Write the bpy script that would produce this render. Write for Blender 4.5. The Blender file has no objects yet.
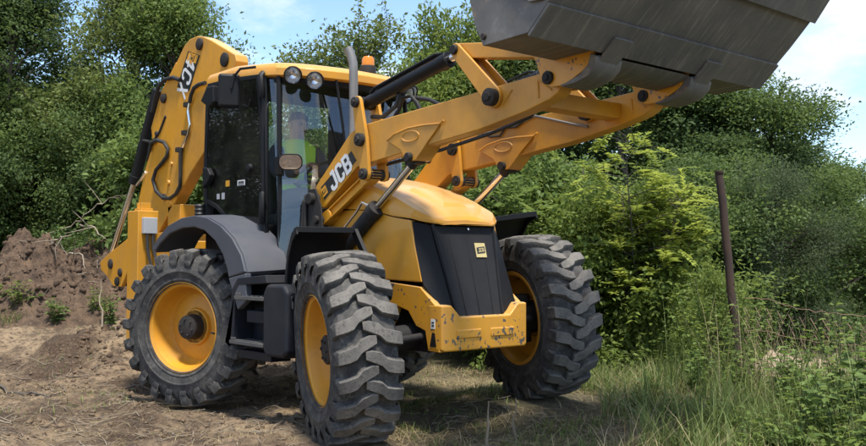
import bpy, bmesh, math, random
import numpy as np
from mathutils import Vector, Matrix
R = math.radians
scene = bpy.context.scene
col = scene.collection

# ------------------------------------------------------------------ camera
CAM = np.array([7.762, -5.017, 1.323])
YAW, PITCH, ROLL, FPX = 2.4209, 0.0378, 0.0033, 941.87      # photo is 866 x 446
fw = np.array([math.cos(YAW)*math.cos(PITCH), math.sin(YAW)*math.cos(PITCH), math.sin(PITCH)])
rt = np.cross(fw, [0, 0, 1]); rt /= np.linalg.norm(rt); up = np.cross(rt, fw)
r2 = math.cos(ROLL)*rt + math.sin(ROLL)*up; u2 = math.cos(ROLL)*up - math.sin(ROLL)*rt
cd = bpy.data.cameras.new('camera'); cam = bpy.data.objects.new('camera', cd); col.objects.link(cam)
cam.matrix_world = Matrix(((r2[0], u2[0], -fw[0], CAM[0]), (r2[1], u2[1], -fw[1], CAM[1]), (r2[2], u2[2], -fw[2], CAM[2]), (0, 0, 0, 1)))
cd.sensor_width = 36.0; cd.lens = FPX/866*36; cd.clip_start = .05; cd.clip_end = 2000
scene.camera = cam

# ------------------------------------------------------------------ sky and sun
SUN_EL, SUN_AZ = R(70), math.atan2(-0.35, 0.80)            # direction towards the sun
sd = Vector((math.cos(SUN_EL)*math.cos(SUN_AZ), math.cos(SUN_EL)*math.sin(SUN_AZ), math.sin(SUN_EL)))
w = bpy.data.worlds.new('World'); scene.world = w; w.use_nodes = True
nt = w.node_tree; nt.nodes.clear()
o_ = nt.nodes.new('ShaderNodeOutputWorld'); bg = nt.nodes.new('ShaderNodeBackground'); bg.inputs['Strength'].default_value = .135
sky = nt.nodes.new('ShaderNodeTexSky'); sky.sky_type = 'NISHITA'; sky.sun_disc = False
sky.sun_elevation = SUN_EL; sky.sun_rotation = math.atan2(sd.x, sd.y); sky.air_density = 1.0; sky.dust_density = 0.25; sky.ozone_density = 3.0; sky.altitude = 300
tc = nt.nodes.new('ShaderNodeTexCoord'); mp = nt.nodes.new('ShaderNodeMapping'); mp.inputs['Scale'].default_value = (1, 1, 2.2)
mp.inputs['Location'].default_value = (2.4, 7.3, 0.9)
n1 = nt.nodes.new('ShaderNodeTexNoise'); n1.inputs['Scale'].default_value = 3.2; n1.inputs['Detail'].default_value = 7; n1.inputs['Roughness'].default_value = .55
cr = nt.nodes.new('ShaderNodeValToRGB'); cr.color_ramp.elements[0].position = .47; cr.color_ramp.elements[1].position = .60
mx = nt.nodes.new('ShaderNodeMix'); mx.data_type = 'RGBA'; mx.inputs[7].default_value = (4.5, 4.7, 5.0, 1)
L = nt.links.new
L(tc.outputs['Generated'], mp.inputs[0]); L(mp.outputs[0], n1.inputs['Vector']); L(n1.outputs['Fac'], cr.inputs[0])
L(cr.outputs[0], mx.inputs[0]); L(sky.outputs[0], mx.inputs[6]); L(mx.outputs[2], bg.inputs['Color']); L(bg.outputs[0], o_.inputs[0])
sl = bpy.data.lights.new('sun', 'SUN'); sl.energy = 3.3; sl.angle = R(8); sl.color = (1, .95, .87)
sun = bpy.data.objects.new('sun', sl); col.objects.link(sun); sun.rotation_euler = sd.to_track_quat('Z', 'Y').to_euler()
sun.location = (0, -20, 30)
vs = scene.view_settings; vs.view_transform = 'Standard'; vs.look = 'None'; vs.exposure = 1.0; vs.gamma = 1; vs.use_curve_mapping = False

# ------------------------------------------------------------------ pixel helpers (photo pixels)
def ray(px, py): return fw + r2*(px-433)/FPX - u2*(py-223)/FPX
def Q(px, py, y):                                  # on the plane Y = y
    v = ray(px, py); t = (y-CAM[1])/v[1]; p = CAM+t*v; return Vector(p)
def QX(px, py, x):
    v = ray(px, py); t = (x-CAM[0])/v[0]; return Vector(CAM+t*v)
def XZ(pts, y): return [(p.x, p.z) for p in (Q(a, b, y) for a, b in pts)]
def at(px, depth):                                 # ground position under a pixel column
    v = ray(px, 223); p = CAM+v*depth; return p[0], p[1]
def zat(py, depth): return CAM[2]+(258.6-py)*depth/FPX

# ------------------------------------------------------------------ noise
def vnoise(x, y, seed=0):
    xi = np.floor(x).astype(np.int64); yi = np.floor(y).astype(np.int64); xf = x-xi; yf = y-yi
    def h(a, b):
        n = (a*374761393+b*668265263+seed*1442695041) & 0xffffffff
        n = ((n ^ (n >> 13))*1274126177) & 0xffffffff
        return ((n ^ (n >> 16)) & 0xffff)/65535.0
    u = xf*xf*(3-2*xf); v = yf*yf*(3-2*yf)
    return (h(xi, yi)*(1-u)+h(xi+1, yi)*u)*(1-v)+(h(xi, yi+1)*(1-u)+h(xi+1, yi+1)*u)*v
def fbm(x, y, seed=0, oct=4, g=.5):
    s = 0; a = 1; t = 0
    for i in range(oct):
        s = s+a*vnoise(x*2**i, y*2**i, seed+i*17); t += a; a *= g
    return s/t
def sstep(a, b, x): t = np.clip((x-a)/(b-a), 0, 1); return t*t*(3-2*t)
def ground(x, y, rough=True):
    x = np.asarray(x, float); y = np.asarray(y, float)
    dx = x-CAM[0]; dy = y-CAM[1]; dep = dx*fw[0]+dy*fw[1]; lat = dx*rt[0]+dy*rt[1]
    left = sstep(-1.2, -3.2, lat+.05*(dep-9))
    z = .62*sstep(9.6, 13.5, dep)*left + .25*sstep(13.5, 17, dep)*left
    z = z+.14*np.exp(-((x-2.25)**2+(y-1.15)**2)/1.1)
    z = z+.25*sstep(11, 16, dep)*(1-left)
    if rough:
        dirt = sstep(.6, -1.6, lat)
        f = fbm(x*1.3, y*1.3, 3, 5, .55)-.5
        near = np.exp(-np.minimum.reduce([(x-a)**2+(y-b)**2 for a, b in ((0, -1.0), (2.22, -1.0), (2.22, 1.0))])/.12)
        z = z+f*(.10+.17*dirt)*(1-.75*near)+(fbm(x*7, y*7, 9, 3)-.5)*(.03+.05*dirt)*(1-.5*near)
        bank = np.exp(-((dep-11.0)/.55)**2)*np.exp(-((lat+3.75)/.8)**2)          # clods thrown up beside the leg
        z = z+bank*(.22+.5*(fbm(x*5, y*5, 31, 3)-.4))
    return z
def gz(x, y): return float(ground(np.array([x]), np.array([y]))[0])

# ------------------------------------------------------------------ materials
MATS = {}
def mat(name): return MATS[name]
def newmat(name):
    m = bpy.data.materials.new(name); m.use_nodes = True; MATS[name] = m
    t = m.node_tree; t.nodes.clear(); o = t.nodes.new('ShaderNodeOutputMaterial'); return m, t, o
def N(t, ty, **kw):
    n = t.nodes.new(ty)
    for k, v in kw.items():
        if k in n.inputs: n.inputs[k].default_value = v
        else: setattr(n, k, v)
    return n
def ramp(t, src, stops):
    r = t.nodes.new('ShaderNodeValToRGB'); e = r.color_ramp.elements
    while len(e) < len(stops): e.new(.5)
    for i, (p, c) in enumerate(stops):
        e[i].position = p; e[i].color = (c if len(c) == 4 else (*c, 1)) if not isinstance(c, (int, float)) else (c, c, c, 1)
    t.links.new(src, r.inputs[0]); return r
def mixc(t, fac, a, b):
    m = t.nodes.new('ShaderNodeMix'); m.data_type = 'RGBA'
    for s, v in ((0, fac), (6, a), (7, b)):
        if isinstance(v, bpy.types.NodeSocket): t.links.new(v, m.inputs[s])
        elif isinstance(v, (int, float)): m.inputs[s].default_value = v
        else: m.inputs[s].default_value = (*v, 1)
    return m.outputs[2]
def noise(t, scale, detail=5, rough=.6, coord='Object', vscale=None):
    c = t.nodes.new('ShaderNodeTexCoord'); n = N(t, 'ShaderNodeTexNoise', Scale=scale, Detail=detail, Roughness=rough)
    if vscale:
        mpp = t.nodes.new('ShaderNodeMapping'); mpp.inputs['Scale'].default_value = vscale
        t.links.new(c.outputs[coord], mpp.inputs[0]); t.links.new(mpp.outputs[0], n.inputs['Vector'])
    else: t.links.new(c.outputs[coord], n.inputs['Vector'])
    return n.outputs['Fac']
def bump(t, h, b, strength=.3, dist=.01):
    n = t.nodes.new('ShaderNodeBump'); n.inputs['Strength'].default_value = strength; n.inputs['Distance'].default_value = dist
    t.links.new(h, n.inputs['Height']); t.links.new(n.outputs[0], b.inputs['Normal'])

def paint(name, base, dirt=(.10, .075, .05), amount=.35, rough=.38, chip=None, scale=2.5, coat=.15, metal=0, spec=.5, dust=0):
    m, t, o = newmat(name); b = N(t, 'ShaderNodeBsdfPrincipled'); b.inputs['Roughness'].default_value = rough
    if coat: b.inputs['Coat Weight'].default_value = coat; b.inputs['Coat Roughness'].default_value = .12
    b.inputs['Metallic'].default_value = metal; b.inputs['Specular IOR Level'].default_value = spec
    n = noise(t, scale, 8, .68); f = ramp(t, n, [(.45, 0.0), (.8, amount)])
    n2 = noise(t, 38, 4, .7); f2 = ramp(t, n2, [(.66, 0.0), (.78, amount*1.2)])
    c = mixc(t, f.outputs[0], base, dirt); c = mixc(t, f2.outputs[0], c, [v*.55 for v in dirt])
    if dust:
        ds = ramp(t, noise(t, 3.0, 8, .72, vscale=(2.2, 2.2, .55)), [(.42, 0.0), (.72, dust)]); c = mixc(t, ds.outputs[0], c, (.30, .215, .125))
        gm = t.nodes.new('ShaderNodeNewGeometry'); sp_ = t.nodes.new('ShaderNodeSeparateXYZ'); t.links.new(gm.outputs['True Normal'], sp_.inputs[0])   # pale tan mixed in where faces point upwards
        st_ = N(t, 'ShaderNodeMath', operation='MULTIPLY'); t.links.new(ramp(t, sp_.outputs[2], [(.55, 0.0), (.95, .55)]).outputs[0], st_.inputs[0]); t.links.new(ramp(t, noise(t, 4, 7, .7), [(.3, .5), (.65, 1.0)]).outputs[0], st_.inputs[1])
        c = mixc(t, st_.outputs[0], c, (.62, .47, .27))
    var = ramp(t, noise(t, .9, 3), [(.3, .82), (.7, 1.0)])
    mm = t.nodes.new('ShaderNodeMix'); mm.data_type = 'RGBA'; mm.blend_type = 'MULTIPLY'; mm.inputs[0].default_value = 1
    t.links.new(c, mm.inputs[6]); t.links.new(var.outputs[0], mm.inputs[7]); c = mm.outputs[2]
    if chip:
        v = noise(t, chip[0], 3, .45); g = noise(t, chip[0]*.28, 2)
        s = N(t, 'ShaderNodeMath', operation='ADD'); t.links.new(v, s.inputs[0]); t.links.new(g, s.inputs[1])
        cf = ramp(t, s.outputs[0], [(chip[1], 0.0), (chip[1]+.012, 1.0)])
        # ramp works on 0..1: halve the sum
        hlf = N(t, 'ShaderNodeMath', operation='MULTIPLY'); hlf.inputs[1].default_value = .5
        t.links.new(s.outputs[0], hlf.inputs[0]); t.links.new(hlf.outputs[0], cf.inputs[0])
        c = mixc(t, cf.outputs[0], c, (.105, .085, .07))
        bump(t, cf.outputs[0], b, -.25, .003)
    else:
        bump(t, n2, b, .04, .004)
    rr = ramp(t, n, [(.35, rough), (.8, min(1, rough+.35))]); t.links.new(rr.outputs[0], b.inputs['Roughness'])
    t.links.new(c, b.inputs['Base Color']); t.links.new(b.outputs[0], o.inputs[0]); return m
YEL = (.70, .315, .017)
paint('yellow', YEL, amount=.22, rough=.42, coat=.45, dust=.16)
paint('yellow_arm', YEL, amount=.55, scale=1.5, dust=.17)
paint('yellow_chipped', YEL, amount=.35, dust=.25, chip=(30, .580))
paint('yellow_specked', YEL, amount=.5, chip=(34, .585))
paint('rim_yellow', (.66, .295, .016), amount=.5, rough=.45)
paint('black_paint', (.010, .0105, .012), (.06, .05, .04), .14, .40, coat=0, spec=.22)
paint('navy_plastic', (.010, .0125, .019), (.07, .06, .05), .30, .5, coat=0, spec=.3)
paint('grey_fender', (.070, .075, .090), (.12, .105, .09), .30, .42, coat=0)
paint('dark_metal', (.022, .021, .021), (.10, .075, .055), .5, .6, coat=0, spec=.3)
paint('grille_mesh', (.016, .017, .020), (.06, .055, .05), .4, .7, coat=0, spec=.25)
paint('exhaust_steel', (.28, .27, .255), (.16, .11, .07), .6, .42, coat=0, metal=.6)
paint('rubber_hose', (.018, .018, .018), (.1, .08, .06), .3, .5, coat=0)
paint('step_steel', (.07, .07, .07), (.2, .17, .13), .6, .5, coat=0)
paint('white_plastic', (.45, .46, .47), (.2, .17, .13), .4, .45, coat=0)
paint('decal_black', (.012, .012, .013), amount=.1, rough=.3)
paint('decal_white', (.78, .78, .76), amount=.1, rough=.3)
paint('decal_yellow', (.80, .38, .03), amount=.1, rough=.3)
paint('decal_cream', (.62, .50, .22), amount=.2, rough=.4)
paint('fabric_grey', (.05, .05, .055), amount=.2, rough=.9, coat=0)
paint('post_rust', (.045, .028, .021), (.12, .062, .035), .7, .85, coat=0)
paint('wire_rust', (.24, .15, .10), (.3, .2, .14), .5, .8, coat=0)

def simple(name, c, rough=.5, metal=0, emit=None, trans=0, ior=1.45):
    m, t, o = newmat(name); b = N(t, 'ShaderNodeBsdfPrincipled'); b.inputs['Base Color'].default_value = (*c, 1)
    b.inputs['Roughness'].default_value = rough; b.inputs['Metallic'].default_value = metal; b.inputs['Transmission Weight'].default_value = trans
    b.inputs['IOR'].default_value = ior
    n = noise(t, 30, 3); bump(t, n, b, .02, .002)
    t.links.new(b.outputs[0], o.inputs[0]); return m
simple('chrome', (.62, .62, .63), .14, 1)
simple('mirror_glass', (.85, .85, .85), .02, 1)
simple('beacon_orange', (.85, .30, .03), .2, 0, None, .35)
simple('lamp_reflector', (.75, .76, .78), .15, .9)
simple('skin', (.46, .27, .19), .55)
simple('hair', (.03, .022, .018), .7)
simple('vest', (.50, .82, .05), .75)
simple('reflective_tape', (.55, .57, .58), .35)
simple('trousers', (.24, .19, .14), .9)
simple('shirt', (.06, .065, .08), .9)

def glass(name, tint, refl=1.0):
    m, t, o = newmat(name); tr = N(t, 'ShaderNodeBsdfTransparent'); tr.inputs[0].default_value = (*tint, 1)
    g = N(t, 'ShaderNodeBsdfGlossy'); g.inputs['Roughness'].default_value = .015; fr = N(t, 'ShaderNodeFresnel'); fr.inputs['IOR'].default_value = 1.5 if refl <= 1 else 1.95
    d = N(t, 'ShaderNodeBsdfDiffuse'); d.inputs[0].default_value = (.4, .38, .34, 1)
    ms = N(t, 'ShaderNodeMixShader'); mm = N(t, 'ShaderNodeMath', operation='MULTIPLY'); mm.inputs[1].default_value = refl
    t.links.new(fr.outputs[0], mm.inputs[0]); t.links.new(mm.outputs[0], ms.inputs[0]); t.links.new(tr.outputs[0], ms.inputs[1]); t.links.new(g.outputs[0], ms.inputs[2])
    m2 = N(t, 'ShaderNodeMixShader'); f = ramp(t, noise(t, 2.2, 6, .7), [(.4, .01), (.8, .05)])
    t.links.new(f.outputs[0], m2.inputs[0]); t.links.new(ms.outputs[0], m2.inputs[1]); t.links.new(d.outputs[0], m2.inputs[2])
    t.links.new(m2.outputs[0], o.inputs[0])
glass('cab_glass', (.90, .94, .92), 1.15); glass('tinted_glass', (.80, .86, .82))
glass('lens_glass', (.95, .95, .95), .8)

def tyre_mat():
    m, t, o = newmat('tyre_rubber'); b = N(t, 'ShaderNodeBsdfPrincipled'); b.inputs['Roughness'].default_value = .85
    n = noise(t, 5.5, 9, .75); n2 = noise(t, 45, 5, .7)
    c = mixc(t, ramp(t, n, [(.40, 0.0), (.66, 1.0)]).outputs[0], (.022, .022, .0225), (.085, .080, .072))
    tcn = t.nodes.new('ShaderNodeTexCoord'); sx = t.nodes.new('ShaderNodeSeparateXYZ'); cx = t.nodes.new('ShaderNodeCombineXYZ'); ln_ = N(t, 'ShaderNodeVectorMath', operation='LENGTH')
    t.links.new(tcn.outputs['Object'], sx.inputs[0]); t.links.new(sx.outputs[0], cx.inputs[0]); t.links.new(sx.outputs[2], cx.inputs[2]); t.links.new(cx.outputs[0], ln_.inputs[0])
    worn = ramp(t, ln_.outputs['Value'], [(.668, 0.0), (.692, 1.0)])          # scuffed, dusty tops of the lugs
    wn = N(t, 'ShaderNodeMath', operation='MULTIPLY'); t.links.new(worn.outputs[0], wn.inputs[0]); t.links.new(ramp(t, n, [(.34, .35), (.62, .95)]).outputs[0], wn.inputs[1])
    c = mixc(t, wn.outputs[0], c, (.165, .150, .130))
    c = mixc(t, ramp(t, noise(t, 20, 7, .8), [(.52, 0.0), (.66, .6)]).outputs[0], c, (.19, .17, .14))
    c = mixc(t, ramp(t, n2, [(.54, 0.0), (.68, .8)]).outputs[0], c, (.030, .028, .026))
    t.links.new(c, b.inputs['Base Color']); bump(t, n2, b, .4, .006); t.links.new(b.outputs[0], o.inputs[0])
tyre_mat()

def bucket_mat():
    m, t, o = newmat('bucket_steel'); b = N(t, 'ShaderNodeBsdfPrincipled'); b.inputs['Roughness'].default_value = .55; b.inputs['Metallic'].default_value = .2
    sc = noise(t, 7, 7, .75, vscale=(.35, 4.0, .35)); n = noise(t, 1.8, 6, .65); fine = noise(t, 26, 4, .7, vscale=(.2, 3, .2))
    c = mixc(t, ramp(t, n, [(.35, 0.0), (.7, 1.0)]).outputs[0], (.098, .096, .092), (.185, .168, .145))
    c = mixc(t, ramp(t, sc, [(.53, 0.0), (.70, .7)]).outputs[0], c, (.34, .31, .27))
    c = mixc(t, ramp(t, fine, [(.60, 0.0), (.72, .6)]).outputs[0], c, (.34, .22, .12))
    t.links.new(c, b.inputs['Base Color']); bump(t, sc, b, .25, .006)
    t.links.new(ramp(t, sc, [(.4, .68), (.8, .42)]).outputs[0], b.inputs['Roughness']); t.links.new(b.outputs[0], o.inputs[0])
bucket_mat()

def ground_mat():
    m, t, o = newmat('soil_ground'); b = N(t, 'ShaderNodeBsdfPrincipled'); b.inputs['Roughness'].default_value = .95
    a = t.nodes.new('ShaderNodeAttribute'); a.attribute_name = 'grassy'
    n = noise(t, .9, 8, .66, vscale=(1, 1, .4)); n2 = noise(t, 6, 7, .7); n3 = noise(t, 40, 5, .75)
    c = mixc(t, ramp(t, n, [(.43, 0.0), (.56, 1.0)]).outputs[0], (.105, .062, .034), (.47, .335, .20))
    c = mixc(t, ramp(t, n2, [(.48, 0.0), (.62, .85)]).outputs[0], c, (.085, .056, .036))
    c = mixc(t, ramp(t, n3, [(.50, 0.0), (.68, .75)]).outputs[0], c, (.34, .25, .15))
    c = mixc(t, ramp(t, noise(t, 17, 5, .75), [(.53, 0.0), (.63, .8)]).outputs[0], c, (.055, .037, .024))
    g = mixc(t, ramp(t, n2, [(.35, 0.0), (.65, 1.0)]).outputs[0], (.095, .075, .040), (.20, .165, .09))
    g = mixc(t, ramp(t, n3, [(.45, 0.0), (.7, .6)]).outputs[0], g, (.05, .06, .022))
    c = mixc(t, a.outputs['Fac'], c, g)
    t.links.new(c, b.inputs['Base Color'])
    h = N(t, 'ShaderNodeMath', operation='ADD'); t.links.new(n2, h.inputs[0]); t.links.new(n3, h.inputs[1])
    bump(t, h.outputs[0], b, 1.0, .06); t.links.new(b.outputs[0], o.inputs[0])
ground_mat()
def soil_mat(name, dark, light, sc=5):  # mottled earth
    m, t, o = newmat(name); b = N(t, 'ShaderNodeBsdfPrincipled'); b.inputs['Roughness'].default_value = .95
    n = noise(t, sc, 8, .7); n3 = noise(t, 38, 5, .75)
    c = mixc(t, ramp(t, n, [(.35, 0.0), (.68, 1.0)]).outputs[0], dark, light)
    c = mixc(t, ramp(t, n3, [(.5, 0.0), (.75, .6)]).outputs[0], c, [min(1, v*1.5) for v in light])
    t.links.new(c, b.inputs['Base Color']); bump(t, n, b, 1.0, .08); t.links.new(b.outputs[0], o.inputs[0])
soil_mat('dug_soil', (.050, .031, .020), (.165, .105, .062), 7); soil_mat('pale_soil', (.30, .22, .15), (.48, .37, .27), 3)
soil_mat('clod_soil', (.09, .06, .038), (.24, .17, .105), 3)

def leaf_mat(name, lo, hi, trans=.42, brown=None):
    m, t, o = newmat(name); b = N(t, 'ShaderNodeBsdfPrincipled'); b.inputs['Roughness'].default_value = .6; b.inputs['Specular IOR Level'].default_value = .3
    a = t.nodes.new('ShaderNodeAttribute'); a.attribute_name = 'tint'
    st = [(0.0, lo), (.93, hi), (1.0, brown or hi)]
    r = ramp(t, a.outputs['Fac'], st); tl = N(t, 'ShaderNodeBsdfTranslucent'); ms = N(t, 'ShaderNodeMixShader'); ms.inputs[0].default_value = trans
    br = t.nodes.new('ShaderNodeHueSaturation'); br.inputs['Value'].default_value = 1.5; br.inputs['Hue'].default_value = .485
    t.links.new(r.outputs[0], br.inputs['Color']); t.links.new(br.outputs[0], tl.inputs[0])
    t.links.new(r.outputs[0], b.inputs['Base Color']); t.links.new(b.outputs[0], ms.inputs[1]); t.links.new(tl.outputs[0], ms.inputs[2]); t.links.new(ms.outputs[0], o.inputs[0])
leaf_mat('leaf_dark', (.044, .082, .024), (.135, .195, .052))
leaf_mat('leaf_mid', (.066, .115, .027), (.180, .250, .064))
leaf_mat('leaf_light', (.080, .130, .024), (.200, .260, .060))
leaf_mat('leaf_yellow', (.15, .21, .032), (.32, .38, .075))
leaf_mat('leaf_grey', (.045, .075, .030), (.11, .145, .065))
leaf_mat('leaf_olive', (.068, .105, .027), (.175, .215, .062))
leaf_mat('leaf_deep', (.030, .060, .020), (.100, .152, .046))
leaf_mat('grass_green', (.062, .098, .024), (.19, .235, .065), .3, (.32, .26, .13))
leaf_mat('grass_dry', (.20, .155, .075), (.42, .34, .19), .2)
def bark(name, a_, b_):
    m, t, o = newmat(name); b = N(t, 'ShaderNodeBsdfPrincipled'); b.inputs['Roughness'].default_value = .9
    n = noise(t, 9, 6, .7, vscale=(3, 3, .6)); c = mixc(t, n, a_, b_); t.links.new(c, b.inputs['Base Color']); bump(t, n, b, .6, .02); t.links.new(b.outputs[0], o.inputs[0])
bark('bark', (.05, .04, .03), (.13, .11, .09)); bark('dry_wood', (.15, .115, .08), (.34, .28, .20))

# ------------------------------------------------------------------ mesh builder
class MB:
    def __init__(s): s.v = []; s.f = []
    def add(s, vs, fs):
        b = len(s.v); s.v += [tuple(p) for p in vs]; s.f += [tuple(b+i for i in f) for f in fs]; return s
    def box(s, x0, x1, y0, y1, z0, z1, M=None):
        p = [(x, y, z) for x in (x0, x1) for y in (y0, y1) for z in (z0, z1)]
        if M is not None: p = [M @ Vector(q) for q in p]
        return s.add(p, [(0, 1, 3, 2), (4, 6, 7, 5), (0, 4, 5, 1), (2, 3, 7, 6), (0, 2, 6, 4), (1, 5, 7, 3)])
    def prism(s, xz, y0, y1):                       # polygon in XZ pushed along Y
        n = len(xz); v = [(x, y0, z) for x, z in xz]+[(x, y1, z) for x, z in xz]
        return s.add(v, [tuple(range(n)), tuple(range(2*n-1, n-1, -1))]+[(i, i+n, (i+1) % n+n, (i+1) % n) for i in range(n)])
    def ngon(s, pts, d):                            # polygon pts pushed along the vector d
        n = len(pts); d = Vector(d); v = [Vector(p) for p in pts]; v = v+[p+d for p in v]
        return s.add(v, [tuple(range(n)), tuple(range(2*n-1, n-1, -1))]+[(i, i+n, (i+1) % n+n, (i+1) % n) for i in range(n)])
    def loft(s, rings, cap=True, closed=True):
        n = len(rings[0]); v = [p for r in rings for p in r]; f = []
        for k in range(len(rings)-1):
            for i in range(n if closed else n-1):
                j = (i+1) % n; f.append((k*n+i, k*n+j, (k+1)*n+j, (k+1)*n+i))
        if cap: f += [tuple(range(n-1, -1, -1)), tuple((len(rings)-1)*n+i for i in range(n))]
        return s.add(v, f)
    def tube(s, pts, rad, n=8, cap=True):
        P = [Vector(p) for p in pts]; rad = rad if isinstance(rad, (list, tuple)) else [rad]*len(P); rings = []; pn = None
        for i, p in enumerate(P):
            d = (P[min(i+1, len(P)-1)]-P[max(i-1, 0)]).normalized()
            if pn is None: a = d.orthogonal().normalized()
            else:
                a = pn-d*pn.dot(d); a = a.normalized() if a.length > 1e-6 else d.orthogonal().normalized()
            pn = a; b = d.cross(a); rings.append([p+(a*math.cos(2*math.pi*k/n)+b*math.sin(2*math.pi*k/n))*rad[i] for k in range(n)])
        return s.loft(rings, cap)
    def lathe(s, prof, n=32, M=None, axis='Y'):     # prof of (radius, along)
        rings = []
        for r, a in prof:
            ring = []
            for k in range(n):
                c, q = math.cos(2*math.pi*k/n)*r, math.sin(2*math.pi*k/n)*r
                p = Vector((c, a, q)) if axis == 'Y' else Vector((c, q, a))
                ring.append(M @ p if M is not None else p)
            rings.append(ring)
        return s.loft(rings, cap=False)
    def cyl(s, a, b, r, n=14): return s.tube([a, b], r, n)
    def build(s, name, m, parent=None, bevel=0, smooth=40, seg=2):
        me = bpy.data.meshes.new(name); me.from_pydata(s.v, [], s.f); me.validate()
        bm = bmesh.new(); bm.from_mesh(me); bmesh.ops.recalc_face_normals(bm, faces=bm.faces); bm.to_mesh(me); bm.free()
        me.materials.append(MATS[m] if isinstance(m, str) else m)
        ob = bpy.data.objects.new(name, me); col.objects.link(ob)
        if parent is not None: ob.parent = parent
        if smooth:
            me.polygons.foreach_set('use_smooth', [True]*len(me.polygons)); me.set_sharp_from_angle(angle=R(smooth))
        if bevel:
            bv = ob.modifiers.new('bevel', 'BEVEL'); bv.width = bevel; bv.segments = seg; bv.limit_method = 'ANGLE'; bv.angle_limit = R(38); bv.harden_normals = True
        return ob
def empty(name, loc=(0, 0, 0), rz=0):
    o = bpy.data.objects.new(name, None); col.objects.link(o); o.location = loc; o.rotation_euler = (0, 0, rz); o.empty_display_size = .2; return o
def tag(o, label=None, cat=None, group=None, kind=None):
    for k, v in (('label', label), ('category', cat), ('group', group), ('kind', kind)):
        if v: o[k] = v
    return o
def mesh_np(name, V, F, m, parent=None, tint=None):
    me = bpy.data.meshes.new(name); k = F.shape[1]
    me.vertices.add(len(V)); me.vertices.foreach_set('co', np.asarray(V, np.float32).ravel())
    me.loops.add(F.size); me.loops.foreach_set('vertex_index', F.astype(np.int32).ravel())
    me.polygons.add(len(F)); me.polygons.foreach_set('loop_start', np.arange(0, F.size, k, dtype=np.int32))
    try: me.polygons.foreach_set('loop_total', np.full(len(F), k, np.int32))
    except Exception: pass
    if tint is not None:
        a = me.attributes.new('tint', 'FLOAT', 'FACE'); a.data.foreach_set('value', tint.astype(np.float32))
    me.update(calc_edges=True); me.materials.append(MATS[m])
    if name == '': return me
    ob = bpy.data.objects.new(name, me); col.objects.link(ob)
    if parent is not None: ob.parent = parent
    return ob
#@@GROUND
# ================================================================== GROUND
def axis_pts(a, b, step, far):
    d = list(np.arange(a, b, step)); k = step; lo = []; hi = []; x = a; y = b
    while x > -far: k *= 1.18; x -= k; lo.append(x)
    k = step
    while y < far: y += k; hi.append(y); k *= 1.18
    return np.array(lo[::-1]+d+hi)
gx = axis_pts(-7.5, 7.5, .065, 400); gy = axis_pts(-5.5, 8.5, .065, 400)
X, Y_ = np.meshgrid(gx, gy, indexing='ij'); Zg = ground(X, Y_)
V = np.stack([X.ravel(), Y_.ravel(), Zg.ravel()], 1); nx, ny = X.shape
i, j = np.meshgrid(np.arange(nx-1), np.arange(ny-1), indexing='ij'); a = (i*ny+j).ravel()
F = np.stack([a, a+ny, a+ny+1, a+1], 1)
g = mesh_np('ground', V, F, 'soil_ground')
dx = V[:, 0]-CAM[0]; dy = V[:, 1]-CAM[1]; lat = dx*rt[0]+dy*rt[1]; dep = dx*fw[0]+dy*fw[1]
gr = sstep(-.9, .5, lat+(fbm(V[:, 0]*.8, V[:, 1]*.8, 5)-.5)*1.6)
gr = np.maximum(gr, sstep(12.6, 13.4, dep)*.8)
at_ = g.data.attributes.new('grassy', 'FLOAT', 'POINT'); at_.data.foreach_set('value', gr.astype(np.float32))
g.data.polygons.foreach_set('use_smooth', [True]*len(g.data.polygons)); tag(g, kind='structure')
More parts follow.
